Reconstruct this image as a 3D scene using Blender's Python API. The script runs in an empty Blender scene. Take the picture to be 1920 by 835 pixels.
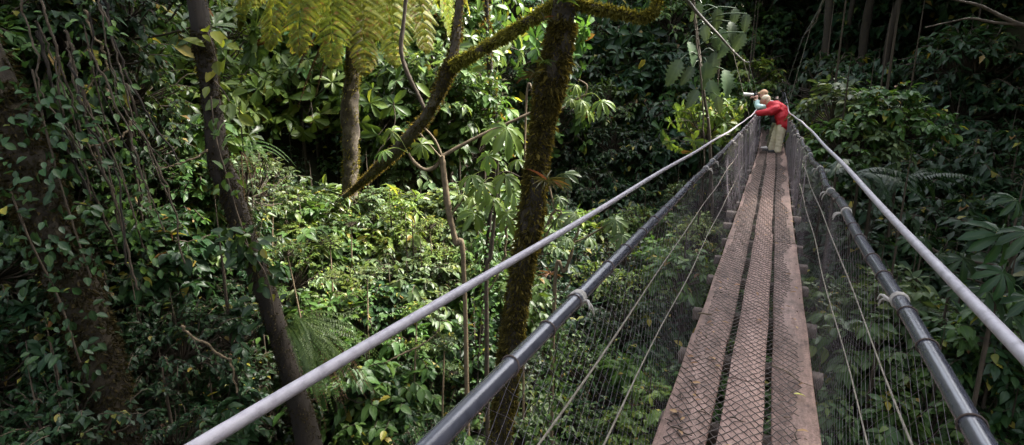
import bpy, math, random
import numpy as np
rng = np.random.default_rng(11)
random.seed(5)
SC = bpy.context.scene
COL = SC.collection
R_ = math.radians
V = lambda *a: np.array(a, float)
def nrm(a):
    a = np.asarray(a, float)
    return a / np.maximum(np.linalg.norm(a, axis=-1, keepdims=True), 1e-9)

# ------------------------------------------------------------------ camera frame (used to survey where things stand)
FOC, PIT, YAW = 1050.0, R_(13.0), R_(24.9)
EYE = V(0, 0, 1.46)
HF = V(-math.sin(YAW), math.cos(YAW), 0)
RT = V(math.cos(YAW), math.sin(YAW), 0)
FW = HF * math.cos(PIT) + V(0, 0, -math.sin(PIT))
UP = HF * math.sin(PIT) + V(0, 0, math.cos(PIT))
def P(px, py, r):
    """point at horizontal range r (metres) on the sight line of a photo pixel"""
    d = FW + RT * (px - 960) / FOC + UP * (417.5 - py) / FOC
    return EYE + d * (r / math.hypot(d[0], d[1]))
def proj(p):
    q = np.asarray(p) - EYE
    z = q @ FW
    return 960 + FOC * (q @ RT) / z, 417.5 - FOC * (q @ UP) / z

# ------------------------------------------------------------------ terrain profile
TK = {
 -180: [(0,-4.8),(2,-4.5),(3,-.7),(4,-.25),(10,2),(30,8),(100,18),(500,40)],
 -90: [(0,-4.8),(6,-5),(12,-3),(20,4),(40,14),(500,50)],
 -20: [(0,-4.8),(8,-4.6),(16,-4.5),(20,-2),(26,5),(40,18),(500,70)],
 -6: [(0,-4.8),(9,-4.7),(19,-4.6),(26,-2),(31,2),(44,13),(500,70)],
 0: [(0,-4.8),(10,-4.8),(24,-4.6),(32,-2.2),(36,.9),(38,1.3),(46,5),(60,18),(500,70)],
 8: [(0,-4.8),(20,-4.6),(26,-2),(30,3),(40,12),(500,70)],
 20: [(0,-4.8),(8,-4.6),(14,-4.5),(19,-3.5),(22,0),(26,6),(40,18),(500,70)],
 32: [(0,-4.8),(6,-4.2),(8,-3.3),(10.5,-2.1),(12,-2.6),(14,-3.5),(17,-2),(20,3),(25,8),(40,20),(500,70)],
 52: [(0,-4.8),(4,-4.6),(6,-3.4),(8,-2.2),(10,-1.3),(12,-.8),(14,.5),(17,4),(25,10),(40,20),(500,70)],
 66: [(0,-4.8),(4,-4.3),(5.5,-2.5),(7,0),(9,3),(14,8),(40,22),(500,70)],
 90: [(0,-4.8),(3,-4.4),(5,-1.8),(7,1.0),(10,4),(40,22),(500,70)],
 180: [(0,-4.8),(2,-4.5),(3,-.7),(4,-.25),(10,2),(30,8),(100,18),(500,40)],
}
AK = sorted(TK)
def terrain(az, r):
    az, r = np.atleast_1d(np.asarray(az, float)), np.atleast_1d(np.asarray(r, float))
    zs = np.stack([np.interp(r, [q[0] for q in TK[a]], [q[1] for q in TK[a]]) for a in AK])
    i = np.clip(np.searchsorted(AK, az, side='right') - 1, 0, len(AK) - 2)
    a0 = np.array(AK)[i]; a1 = np.array(AK)[i + 1]
    f = (az - a0) / (a1 - a0); f = f * f * (3 - 2 * f)
    k = np.arange(len(az))
    z = zs[i, k] * (1 - f) + zs[i + 1, k] * f
    x = -np.sin(np.radians(az)) * r; y = np.cos(np.radians(az)) * r
    n = .22 * np.sin(1.3 * x + .7 * y) + .15 * np.sin(2.1 * y - 1.7 * x + 1) + .1 * np.sin(4.3 * x + 3.1 * y)
    return z + n * np.clip(r / 5 - .6, 0, 1) * np.where((np.abs(x) < 1.2) & (y > -12), .2, 1)
def tz(x, y):
    return float(terrain(math.degrees(math.atan2(-x, y)), math.hypot(x, y))[0])

# ------------------------------------------------------------------ mesh builder
class MB:
    def __init__(s): s.v, s.f, s.a, s.n, s.m = [], [], [], 0, []
    def add(s, v, faces, attr=None, mi=0):
        v = np.asarray(v, float).reshape(-1, 3)
        s.v.append(v)
        if attr is None: attr = np.tile([.5, .5, .5], (len(v), 1))
        s.a.append(np.asarray(attr, float).reshape(-1, 3))
        for f in faces:
            f = np.asarray(f, int)
            if len(f): s.f.append(f + s.n); s.m.append(np.full(len(f), mi))
        s.n += len(v)
    def leaves(s, T, Pp, D, N, L, W, tint=None, mi=0):
        Pp = np.atleast_2d(Pp); n = len(Pp)
        if n == 0: return
        D = nrm(np.broadcast_to(D, (n, 3))); S = nrm(np.cross(D, np.broadcast_to(N, (n, 3)))); U = np.cross(S, D)
        L = np.broadcast_to(np.asarray(L, float), (n,)); W = np.broadcast_to(np.asarray(W, float), (n,))
        if tint is None: tint = rng.random(n)
        tint = np.broadcast_to(tint, (n,))
        c = T['co']; k = len(c)
        v = Pp[:, None] + D[:, None] * (L[:, None] * c[:, 1])[..., None] + S[:, None] * (W[:, None] * c[:, 0])[..., None] + U[:, None] * (L[:, None] * c[:, 2])[..., None]
        at = np.empty((n, k, 3)); at[..., 0] = tint[:, None]; at[..., 1] = T['edge']; at[..., 2] = c[:, 1]
        off = (np.arange(n) * k)[:, None, None]
        fs = [(np.array(f)[None] + off).reshape(-1, len(f[0])) for f in (T['tri'], T['quad']) if len(f)]
        s.add(v.reshape(-1, 3), fs, at.reshape(-1, 3), mi)
    def tube(s, pts, rad, n=6, tint=.5, rough=0., seed=0, cap=True, mi=0):
        pts = np.asarray(pts, float); m = len(pts)
        rad = np.broadcast_to(np.asarray(rad, float), (m,))
        t = nrm(np.gradient(pts, axis=0))
        ref = V(0, 0, 1) if abs(t[0][2]) < .9 else V(1, 0, 0)
        u = nrm(np.cross(t[0], ref)); us = []
        for i in range(m):
            u = nrm(u - t[i] * (u @ t[i])); us.append(u)
        us = np.array(us); w = np.cross(t, us)
        a = np.linspace(0, 2 * math.pi, n, endpoint=False)
        rr = rad[:, None] * np.ones((m, n))
        if rough:
            i = np.arange(m)[:, None]
            rr = rr * (1 + rough * (np.sin(3 * a + i * .9 + seed) * .5 + np.sin(2 * a - i * .37 + 2 * seed) * .5 + np.sin(i * 1.7 + a + seed) * .4))
        v = pts[:, None] + rr[..., None] * (np.cos(a)[None, :, None] * us[:, None] + np.sin(a)[None, :, None] * w[:, None])
        i = np.arange(m - 1)[:, None] * n; j = np.arange(n)[None]; j2 = (j + 1) % n
        q = np.stack([i + j, i + j2, i + n + j2, i + n + j], -1).reshape(-1, 4)
        at = np.tile([tint, .5, .5], (m * n, 1))
        s.add(v.reshape(-1, 3), [q], at, mi)
        if cap:
            for r0, p in ((0, pts[0]), (m - 1, pts[-1])):
                ring = v[r0]; vv = np.vstack([ring, p[None]])
                jj = np.arange(n); tri = np.stack([jj, (jj + 1) % n, np.full(n, n)], -1)
                if r0 == 0: tri = tri[:, ::-1]
                s.add(vv, [tri], np.tile([tint, .5, .5], (n + 1, 1)), mi)
        return us, w
    def sticks(s, A, B, r, tint=.5, mi=0):
        """many thin straight three-sided wires at once"""
        A, B = np.asarray(A, float), np.asarray(B, float); n = len(A)
        d = nrm(B - A); ref = np.where(np.abs(d[:, 2:3]) < .9, V(0, 0, 1), V(1, 0, 0))
        u = nrm(np.cross(d, ref)); w = np.cross(d, u)
        a = np.array([0, 2.0944, 4.1888])
        o = np.cos(a)[None, :, None] * u[:, None] + np.sin(a)[None, :, None] * w[:, None]
        v = np.concatenate([A[:, None] + o * r, B[:, None] + o * r], 1).reshape(-1, 3)
        q = np.array([[0, 1, 4, 3], [1, 2, 5, 4], [2, 0, 3, 5]])
        q = (q[None] + (np.arange(n) * 6)[:, None, None]).reshape(-1, 4)
        s.add(v, [q], np.tile([tint, .5, .5], (n * 6, 1)), mi)
    def box(s, c, h, ax=None, bev=0., tint=.5, jit=0.):
        """box with chamfered edges; c centre, h half sizes"""
        c, h = V(*c), V(*h); b = bev
        vs = []; idx = {}
        bm = __import__('bmesh').new()
        __import__('bmesh').ops.create_cube(bm, size=2)
        for q in bm.verts: q.co = (q.co[0] * h[0], q.co[1] * h[1], q.co[2] * h[2])
        if b: __import__('bmesh').ops.bevel(bm, geom=bm.edges[:], offset=b, segments=1, affect='EDGES')
        bm.verts.index_update()
        vv = np.array([q.co[:] for q in bm.verts])
        if jit: vv = vv + rng.normal(0, jit, vv.shape)
        if ax is not None: vv = vv @ np.asarray(ax)
        f3 = [[q.index for q in f.verts] for f in bm.faces if len(f.verts) == 3]
        f4 = [[q.index for q in f.verts] for f in bm.faces if len(f.verts) == 4]
        bm.free()
        s.add(vv + c, [np.array(f3, int).reshape(-1, 3), np.array(f4, int).reshape(-1, 4)], np.tile([tint, .5, .5], (len(vv), 1)))
    def mesh(s, name, mats, smooth=True):
        me = bpy.data.meshes.new(name)
        if not s.v: return me
        v = np.concatenate(s.v); a = np.concatenate(s.a)
        me.vertices.add(len(v)); me.vertices.foreach_set('co', v.astype(np.float32).ravel())
        loops = np.concatenate([f.ravel() for f in s.f]); tot = np.concatenate([np.full(len(f), f.shape[1]) for f in s.f])
        st = np.concatenate([[0], np.cumsum(tot)[:-1]])
        me.loops.add(len(loops)); me.loops.foreach_set('vertex_index', loops.astype(np.int32))
        me.polygons.add(len(tot)); me.polygons.foreach_set('loop_start', st.astype(np.int32))
        me.polygons.foreach_set('material_index', np.concatenate(s.m).astype(np.int32))
        me.update(calc_edges=True)
        if smooth: me.polygons.foreach_set('use_smooth', np.ones(len(tot), bool))
        at = me.attributes.new('lf', 'FLOAT_COLOR', 'POINT')
        at.data.foreach_set('color', np.hstack([a, np.ones((len(a), 1))]).astype(np.float32).ravel())
        for m in (mats if isinstance(mats, (list, tuple)) else [mats]): me.materials.append(m)
        me.validate()
        return me
    def build(s, name, mats, parent=None, smooth=True):
        return link(name, s.mesh(name, mats, smooth), parent)
def link(name, me, parent=None):
    o = bpy.data.objects.new(name, me); COL.objects.link(o)
    if parent is not None: o.parent = parent
    return o
def tag(o, label=None, cat=None, group=None, kind=None):
    for k, q in (('label', label), ('category', cat), ('group', group), ('kind', kind)):
        if q: o[k] = q
    return o
def thing(name, loc, label, cat, group=None, rz=0):
    o = link(name, None); o.location = [float(q) for q in loc]; o.rotation_euler = (0, 0, rz)
    return tag(o, label, cat, group)
def at0(pts, loc): return np.asarray(pts, float) - np.asarray(loc, float)
def spline(pts, n):
    """smooth curve through points"""
    pts = np.asarray(pts, float); m = len(pts)
    t = np.linspace(0, m - 1, n); out = []
    for x in t:
        i = min(int(x), m - 2); f = x - i
        p0 = pts[max(i - 1, 0)]; p1 = pts[i]; p2 = pts[i + 1]; p3 = pts[min(i + 2, m - 1)]
        out.append(.5 * (2 * p1 + (p2 - p0) * f + (2 * p0 - 5 * p1 + 4 * p2 - p3) * f * f + (3 * p1 - p0 - 3 * p2 + p3) * f ** 3))
    return np.array(out)

# ------------------------------------------------------------------ leaf shapes
def leaf_t(rows, fold=.18, droop=.22, cup=0.):
    """rows: (t, half width) of the blade between base and tip"""
    co = [(0, 0, 0)]; edge = [0]
    for t, w in rows:
        z = -droop * t * t
        co += [(0, t, z), (-w, t + .03, z + fold * w), (w, t + .03, z + fold * w)]; edge += [0, 1, 1]
    co.append((0, 1, -droop)); edge.append(.5)
    tri = [(0, 1, 2), (0, 3, 1)]; quad = []
    k = len(rows)
    for i in range(k - 1):
        a = 1 + 3 * i; b = a + 3
        quad += [(a, b, b + 1, a + 1), (a, a + 2, b + 2, b)]
    a = 1 + 3 * (k - 1); e = 3 * k + 1
    tri += [(a, e, a + 1), (a, a + 2, e)]
    return dict(co=np.array(co, float), edge=np.array(edge, float), tri=tri, quad=quad)
OVATE = leaf_t([(.16, .36), (.42, .5), (.74, .3)])
OVATE_FLAT = leaf_t([(.16, .36), (.42, .5), (.74, .3)], .3, .05)
OVATE_DROOP = leaf_t([(.16, .38), (.45, .5), (.75, .28)], .12, .5)
OBOV = leaf_t([(.2, .16), (.5, .38), (.8, .48)], .15, .2)
OBOV_DROOP = leaf_t([(.2, .2), (.5, .42), (.8, .45)], .2, .5)
LANCE = leaf_t([(.2, .4), (.5, .5), (.8, .26)], .25, .35)
SIMPLE = leaf_t([(.42, .5)], .2, .2)
SIMPLE_D = leaf_t([(.42, .5)], .1, .5)
STRAP = leaf_t([(.15, .5), (.4, .46), (.65, .36), (.85, .2)], .3, .75)
PINNA = leaf_t([(.35, .5)], .1, .3)
def lobed():
    rows = []
    for i in range(1, 14):
        t = i / 14; w = .5 * math.sin(math.pi * t ** .72) ** .7
        rows.append((t, w * (1 if i % 2 else .62)))
    return leaf_t(rows, .2, .3)
LOBED = lobed()

# ------------------------------------------------------------------ materials
def nodes(name):
    m = bpy.data.materials.new(name); m.use_nodes = True
    nt = m.node_tree; nt.nodes.clear()
    out = nt.nodes.new('ShaderNodeOutputMaterial')
    return m, nt, out
def N(nt, t, **kw):
    n = nt.nodes.new(t)
    for k, q in kw.items():
        if k in n.inputs: n.inputs[k].default_value = q
        else: setattr(n, k, q)
    return n
def ramp(nt, fac, stops):
    r = nt.nodes.new('ShaderNodeValToRGB'); e = r.color_ramp.elements
    while len(e) < len(stops): e.new(.5)
    for q, (p, c) in zip(e, stops): q.position = p; q.color = (*c, 1)
    nt.links.new(fac, r.inputs[0]); return r.outputs[0]
def mix(nt, fac, a, b, mode='MIX'):
    m = nt.nodes.new('ShaderNodeMix'); m.data_type = 'RGBA'; m.blend_type = mode
    for sock, q in ((m.inputs[0], fac), (m.inputs[6], a), (m.inputs[7], b)):
        if hasattr(q, 'is_linked'): nt.links.new(q, sock)
        elif isinstance(q, (int, float)): sock.default_value = q
        else: sock.default_value = (*q, 1)
    return m.outputs[2]
def leaf_mat(name, c, young=None, rough=.44, transl=.3, aged=.022, spec=.32, vein=.35):
    m, nt, out = nodes(name)
    c = np.array(c); y = np.array(young) if young else c * V(1.9, 1.5, 1.1)
    at = N(nt, 'ShaderNodeAttribute', attribute_name='lf')
    sp = N(nt, 'ShaderNodeSeparateColor'); nt.links.new(at.outputs['Color'], sp.inputs[0])
    a = 1 - aged
    col = ramp(nt, sp.outputs[0], [(0, c * .6), (.45, c), (.8, c * .75 + y * .25), (a - .03, y), (a, V(.30, .25, .04) if aged else y), (.998, V(.15, .07, .03) if aged else y)])
    oi = N(nt, 'ShaderNodeObjectInfo')
    hs = N(nt, 'ShaderNodeHueSaturation'); nt.links.new(col, hs.inputs['Color'])
    mr = N(nt, 'ShaderNodeMapRange'); nt.links.new(oi.outputs['Random'], mr.inputs[0]); mr.inputs[3].default_value = .72; mr.inputs[4].default_value = 1.25
    nt.links.new(mr.outputs[0], hs.inputs['Value'])
    mh = N(nt, 'ShaderNodeMapRange'); nt.links.new(oi.outputs['Random'], mh.inputs[0]); mh.inputs[3].default_value = .485; mh.inputs[4].default_value = .515
    nt.links.new(mh.outputs[0], hs.inputs['Hue'])
    # pale midrib
    p = N(nt, 'ShaderNodeMath', operation='SUBTRACT'); p.inputs[0].default_value = 1; nt.links.new(sp.outputs[1], p.inputs[1])
    p2 = N(nt, 'ShaderNodeMath', operation='POWER'); nt.links.new(p.outputs[0], p2.inputs[0]); p2.inputs[1].default_value = 6
    p3 = N(nt, 'ShaderNodeMath', operation='MULTIPLY'); nt.links.new(p2.outputs[0], p3.inputs[0]); p3.inputs[1].default_value = vein
    cc = mix(nt, p3.outputs[0], hs.outputs[0], tuple(c * 1.3 + V(.06, .07, .03)))
    b = N(nt, 'ShaderNodeBsdfPrincipled', Roughness=rough); nt.links.new(cc, b.inputs['Base Color'])
    b.inputs['Specular IOR Level'].default_value = spec
    t = N(nt, 'ShaderNodeBsdfTranslucent')
    tc = mix(nt, 1., cc, (1.9, 1.8, .9), 'MULTIPLY'); nt.links.new(tc, t.inputs[0])
    ms = N(nt, 'ShaderNodeMixShader'); ms.inputs[0].default_value = transl
    nt.links.new(b.outputs[0], ms.inputs[1]); nt.links.new(t.outputs[0], ms.inputs[2]); nt.links.new(ms.outputs[0], out.inputs[0])
    return m
def solid(name, c1, c2=None, rough=.7, scale=8., bump=.0, metal=0., spec=.5, c3=None, detail=6., stretch=None):
    m, nt, out = nodes(name)
    c2 = c2 or c1
    tc = N(nt, 'ShaderNodeTexCoord'); src = tc.outputs['Object']
    if stretch:
        mp = N(nt, 'ShaderNodeMapping'); mp.inputs['Scale'].default_value = stretch; nt.links.new(src, mp.inputs[0]); src = mp.outputs[0]
    nz = N(nt, 'ShaderNodeTexNoise', Scale=scale, Detail=detail, Roughness=.65); nt.links.new(src, nz.inputs['Vector'])
    st = [(.3, c1), (.7, c2)] if c3 is None else [(.28, c1), (.5, c2), (.72, c3)]
    col = ramp(nt, nz.outputs[0], st)
    b = N(nt, 'ShaderNodeBsdfPrincipled', Roughness=rough, Metallic=metal); nt.links.new(col, b.inputs['Base Color'])
    b.inputs['Specular IOR Level'].default_value = spec
    if bump:
        n2 = N(nt, 'ShaderNodeTexNoise', Scale=scale * 4, Detail=8., Roughness=.7); nt.links.new(src, n2.inputs['Vector'])
        bp = N(nt, 'ShaderNodeBump', Strength=bump, Distance=.01); nt.links.new(n2.outputs[0], bp.inputs['Height']); nt.links.new(bp.outputs[0], b.inputs['Normal'])
    nt.links.new(b.outputs[0], out.inputs[0])
    return m
M = {}
M['mid'] = leaf_mat('leaf_mid_green', (.050, .102, .025))
M['lime'] = leaf_mat('leaf_lime', (.088, .142, .028), (.19, .22, .04))
M['dark'] = leaf_mat('leaf_shaded_green', (.017, .042, .0145))  # shade put into the colour: leaf green lowered for the dim sides
M['blue'] = leaf_mat('leaf_deep_shaded_green', (.015, .041, .017), aged=.004)  # likewise darkened in colour to deepen the shade
M['gloss'] = leaf_mat('leaf_glossy', (.066, .115, .036), rough=.33, spec=.5)
M['grey'] = leaf_mat('leaf_greyish', (.075, .118, .050), rough=.45, aged=.0)
M['fern'] = leaf_mat('fern_golden', (.15, .185, .028), (.27, .26, .04), transl=.55, rough=.5, aged=.04)
M['sword'] = leaf_mat('fern_green', (.075, .135, .028), (.15, .20, .045), transl=.35, aged=0)
M['dead'] = leaf_mat('dead_frond', (.10, .055, .03), (.2, .11, .06), transl=.15, rough=.7, aged=0, spec=.2)
M['moss'] = leaf_mat('moss_tuft', (.058, .048, .014), (.19, .15, .035), transl=.5, rough=.8, aged=0, spec=.1, vein=0)
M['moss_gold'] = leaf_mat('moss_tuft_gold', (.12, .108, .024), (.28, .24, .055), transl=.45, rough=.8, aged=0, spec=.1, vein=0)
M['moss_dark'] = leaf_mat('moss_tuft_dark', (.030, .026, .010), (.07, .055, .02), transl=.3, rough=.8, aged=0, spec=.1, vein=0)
M['lobe'] = leaf_mat('leaf_lobed', (.055, .085, .045), aged=.03, transl=.15, rough=.4)
M['brom'] = leaf_mat('bromeliad_leaf', (.09, .09, .03), (.24, .06, .04), transl=.3, aged=.1)
M['stem'] = solid('stem_bark', (.026, .018, .011), (.065, .046, .028), .85, 14, .3)
M['pale_stem'] = solid('pale_stem_bark', (.075, .052, .03), (.17, .125, .072), .8, 20, .3)
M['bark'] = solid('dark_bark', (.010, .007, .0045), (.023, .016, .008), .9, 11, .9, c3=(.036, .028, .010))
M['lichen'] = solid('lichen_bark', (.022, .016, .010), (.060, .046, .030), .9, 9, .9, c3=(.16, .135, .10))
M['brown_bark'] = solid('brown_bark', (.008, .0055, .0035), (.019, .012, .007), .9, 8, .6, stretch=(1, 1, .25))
M['soil'] = solid('forest_floor', (.010, .009, .006), (.028, .026, .014), 1., 3, .8, c3=(.022, .034, .012), spec=.1)
def plank_mat(name, dark, mid, pale, wet):
    m, nt, out = nodes(name); tc = N(nt, 'ShaderNodeTexCoord'); oi = N(nt, 'ShaderNodeObjectInfo')
    def noise(scale, sc, det=8.):
        mp = N(nt, 'ShaderNodeMapping'); mp.inputs['Scale'].default_value = sc; nt.links.new(tc.outputs['Object'], mp.inputs[0])
        n = N(nt, 'ShaderNodeTexNoise', Scale=scale, Detail=det, Roughness=.7); nt.links.new(mp.outputs[0], n.inputs['Vector']); return n.outputs[0]
    big = ramp(nt, noise(2.2, (3, 1, 3)), [(.3, dark), (.5, mid), (.7, pale)])
    grain = ramp(nt, noise(9, (14, .7, 8)), [(.3, (.62, .6, .58)), (.62, (1.08, 1.06, 1.05))])
    grit = ramp(nt, noise(120, (1, 1, 1), 3.), [(.36, (.55, .52, .5)), (.52, (1, 1, 1)), (.75, (1.25, 1.2, 1.2))])
    blot = ramp(nt, noise(6, (1.6, 1, 1)), [(wet - .1, (.42, .38, .36)), (wet + .06, (1, 1, 1))])
    c = mix(nt, 1., mix(nt, 1., mix(nt, .8, big, grain, 'MULTIPLY'), grit, 'MULTIPLY'), blot, 'MULTIPLY')
    hv = N(nt, 'ShaderNodeHueSaturation'); mr = N(nt, 'ShaderNodeMapRange'); nt.links.new(oi.outputs['Random'], mr.inputs[0]); mr.inputs[3].default_value = .85; mr.inputs[4].default_value = 1.15
    nt.links.new(mr.outputs[0], hv.inputs['Value']); nt.links.new(c, hv.inputs['Color'])
    b = N(nt, 'ShaderNodeBsdfPrincipled', Roughness=.6); nt.links.new(hv.outputs[0], b.inputs['Base Color'])
    bp = N(nt, 'ShaderNodeBump', Strength=.5, Distance=.004); nt.links.new(noise(40, (3, .6, 3)), bp.inputs['Height']); nt.links.new(bp.outputs[0], b.inputs['Normal'])
    nt.links.new(b.outputs[0], out.inputs[0]); return m
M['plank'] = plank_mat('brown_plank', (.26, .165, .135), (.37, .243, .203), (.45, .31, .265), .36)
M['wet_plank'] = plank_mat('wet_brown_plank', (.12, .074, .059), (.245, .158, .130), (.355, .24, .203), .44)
M['beam'] = solid('beam_wood', (.05, .035, .028), (.13, .095, .075), .8, 12, .4)
M['wire'] = solid('mesh_wire', (.035, .026, .022), (.12, .10, .09), .45, 30, 0, metal=.5)
M['net'] = solid('netting_wire', (.12, .10, .11), (.27, .235, .26), .5, 10, 0, metal=.3)
M['black_pipe'] = solid('black_pipe', (.036, .037, .048), (.066, .067, .085), .24, 22, .05, spec=.8, c3=(.075, .074, .088))
M['grey_cable'] = solid('grey_cable', (.25, .23, .25), (.40, .365, .40), .40, 34, .12, c3=(.46, .43, .45))
M['rope'] = solid('pale_rope', (.33, .29, .25), (.50, .46, .42), .8, 60, .3)
M['twine'] = solid('brown_tie', (.05, .035, .03), (.09, .06, .05), .8, 60, 0)
M['strand'] = solid('steel_strand', (.15, .125, .09), (.27, .24, .19), .6, 40, .2)
M['steel'] = solid('old_steel_cable', (.10, .095, .09), (.20, .19, .18), .5, 40, .2)
M['skin'] = solid('skin', (.52, .27, .20), (.60, .34, .26), .5, 12)
M['hair_blond'] = solid('blond_hair', (.62, .47, .30), (.76, .64, .48), .6, 40, .2)
M['cap_tan'] = solid('tan_cap', (.52, .30, .18), (.60, .37, .23), .8, 30)
M['red'] = solid('red_cloth', (.42, .010, .020), (.60, .018, .032), .6, 14, .2)
M['khaki'] = solid('khaki_cloth', (.66, .57, .40), (.78, .69, .51), .85, 16, .2)
M['olive'] = solid('olive_cloth', (.13, .12, .07), (.19, .17, .10), .9, 16, .2)
M['teal'] = solid('pale_teal_cloth', (.42, .62, .58), (.52, .70, .66), .85, 16)
M['white'] = solid('white_shoe', (.66, .63, .60), (.78, .75, .72), .6, 20)
M['black'] = solid('black_rubber', (.012, .012, .013), (.02, .02, .02), .6, 20)
M['lens'] = solid('pale_lens_paint', (.62, .60, .58), (.72, .70, .68), .45, 20)
M['dryleaf'] = leaf_mat('dry_leaf', (.30, .17, .09), (.42, .27, .14), transl=.15, rough=.6, aged=0)
M['greenleaf'] = leaf_mat('fallen_green_leaf', (.35, .42, .14), transl=.15, aged=0)

# ------------------------------------------------------------------ people (built first: their remesh runs in an almost empty scene)
def _ball(c, r, n=10):
    c, r = V(*c), np.broadcast_to(np.asarray(r, float), (3,))
    th = np.linspace(0, math.pi, n); ph = np.linspace(0, 2 * math.pi, 14, endpoint=False)
    v = np.array([[math.sin(t) * math.cos(p), math.sin(t) * math.sin(p), math.cos(t)] for t in th for p in ph]) * r + c
    i = np.arange(n - 1)[:, None] * 14; j = np.arange(14)[None]; j2 = (j + 1) % 14
    return v, np.stack([i + j, i + 14 + j, i + 14 + j2, i + j2], -1).reshape(-1, 4)
def flesh(name, chains, balls, mat, parent, vox=.012, smooth=6, label=None, wr=0.):
    mb = MB()
    for ch in chains:
        p = np.array([q[:3] for q in ch], float); r = np.array([q[3] for q in ch], float)
        n = 4 * (len(p) - 1) + 1; t = np.linspace(0, len(p) - 1, n)
        pp = np.stack([np.interp(t, range(len(p)), p[:, k]) for k in range(3)], 1); rr = np.interp(t, range(len(p)), r)
        for q, w in zip(pp, rr):
            v, f = _ball(q, w); mb.add(v, [f])
    for c, r in balls:
        v, f = _ball(c, r); mb.add(v, [f])
    o = mb.build(name, mat, parent)
    a = o.modifiers.new('r', 'REMESH'); a.mode = 'VOXEL'; a.voxel_size = vox
    b = o.modifiers.new('s', 'SMOOTH'); b.iterations = smooth; b.factor = .5
    bpy.context.view_layer.update()
    dg = bpy.context.evaluated_depsgraph_get()
    me = bpy.data.meshes.new_from_object(o.evaluated_get(dg))
    if wr:      # cloth folds
        n = len(me.vertices); co = np.empty(n * 3, np.float32); me.vertices.foreach_get('co', co); co = co.reshape(-1, 3)
        no = np.empty(n * 3, np.float32); me.vertex_normals.foreach_get('vector', no); no = no.reshape(-1, 3)
        x, y, z = co.T
        w = np.sin(38 * z + 14 * x + 3 * np.sin(9 * y)) * .5 + np.sin(61 * z - 33 * x + 17 * y) * .35 + np.sin(25 * x + 30 * y + 12 * z) * .5
        me.vertices.foreach_set('co', (co + no * (w * wr)[:, None]).astype(np.float32).ravel()); me.update()
    o.modifiers.clear(); old = o.data; o.data = me; bpy.data.meshes.remove(old)
    me.polygons.foreach_set('use_smooth', np.ones(len(me.polygons), bool))
    if not me.materials: me.materials.append(mat)
    return o
def hand(px, py, pz, d, s=1.):
    """palm, four unequal curled fingers and a thumb; d = +1/-1 which side the thumb leaves"""
    ch = [[(px, py, pz, .034 * s), (px - .05 * s, py, pz - .008, .032 * s)]]
    for k, ln in enumerate((.062, .075, .070, .052)):
        y = py + (k - 1.5) * .021 * s
        ch.append([(px - .055 * s, y, pz - .006, .0115), (px - (.055 + ln * .5) * s, y, pz - .014, .010), (px - (.05 + ln * .8) * s, y, pz - .045, .009)])
    ch.append([(px - .005, py + d * .03 * s, pz - .008, .013), (px - .04 * s, py + d * .052 * s, pz - .018, .011), (px - .065 * s, py + d * .05 * s, pz - .036, .010)])
    return ch

# ---- red-jacket walker leaning on the rail, facing the bank (-x)
PY = 15.45
W1 = flesh('person', [
    [(-.20, PY, 1.19, .060), (-.27, PY, 1.25, .062)],                                   # neck
    [(.00, PY - .16, 1.10, .06), (-.28, PY - .17, .99, .045), (-.44, PY - .12, .975, .034)],
    [(.00, PY + .16, 1.10, .06), (-.26, PY + .18, .99, .045), (-.44, PY + .14, .975, .034)],
    [(.13, PY, .86, .13), (-.02, PY, 1.08, .14), (-.18, PY, 1.18, .07)],
    [(.15, PY - .10, .80, .10), (.12, PY - .11, .46, .07), (.10, PY - .11, .10, .045)],
    [(.13, PY + .10, .80, .10), (.02, PY + .14, .46, .07), (-.04, PY + .16, .10, .045)],
    ] + hand(-.45, PY - .12, .975, 1) + hand(-.45, PY + .14, .975, -1),
    [((-.30, PY, 1.295), (.092, .076, .112)), ((-.355, PY, 1.262), (.045, .05, .06)), ((-.398, PY, 1.285), (.018, .013, .02)),
     ((-.285, PY - .078, 1.29), (.02, .012, .032)), ((-.285, PY + .078, 1.29), (.02, .012, .032))], M['skin'], None, .008, 4)
tag(W1, 'person in a red jacket and khaki trousers bending over the handrail', 'person')
flesh('jacket', [
    [(.20, PY, .74, .185), (.16, PY, .86, .19), (.06, PY, 1.03, .195), (-.05, PY, 1.12, .17), (-.15, PY, 1.165, .115)],
    [(.17, PY - .09, .70, .14), (.10, PY - .09, .9, .15)], [(.17, PY + .09, .70, .14), (.10, PY + .09, .9, .15)],
    [(-.02, PY - .19, 1.09, .105), (-.14, PY - .21, 1.03, .10), (-.29, PY - .17, .995, .085), (-.44, PY - .12, .98, .062)],
    [(-.02, PY + .19, 1.09, .095), (-.14, PY + .21, 1.02, .085), (-.28, PY + .19, .99, .07), (-.43, PY + .14, .98, .052)],
    [(.03, PY - .08, 1.15, .09), (-.12, PY - .03, 1.2, .085)]], [], M['red'], W1, .012, 2, wr=.006)
flesh('trousers', [
    [(.17, PY, .80, .15), (.15, PY - .10, .72, .128), (.13, PY - .11, .45, .098), (.11, PY - .11, .14, .082), (.11, PY - .11, .09, .082)],
    [(.17, PY, .80, .15), (.11, PY + .10, .72, .12), (.02, PY + .14, .45, .09), (-.04, PY + .16, .14, .075), (-.04, PY + .16, .09, .075)]], [], M['khaki'], W1, .012, 2, wr=.005)
for y, x in ((PY - .11, .07), (PY + .16, -.07)):
    o = flesh('shoe', [[(x + .05, y, .055, .048), (x - .06, y, .05, .046), (x - .15, y, .045, .038)]], [], M['black'], W1, .009, 3)
flesh('hair', [], [((-.275, PY, 1.335), (.105, .092, .092)), ((-.22, PY, 1.29), (.065, .085, .095))], M['hair_blond'], W1, .010, 3)
for s in (-1, 1):
    mb = MB(); v, f = _ball((-.386, PY + s * .03, 1.303), .011); mb.add(v, [f]); mb.build('eye', M['black'], W1)
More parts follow.
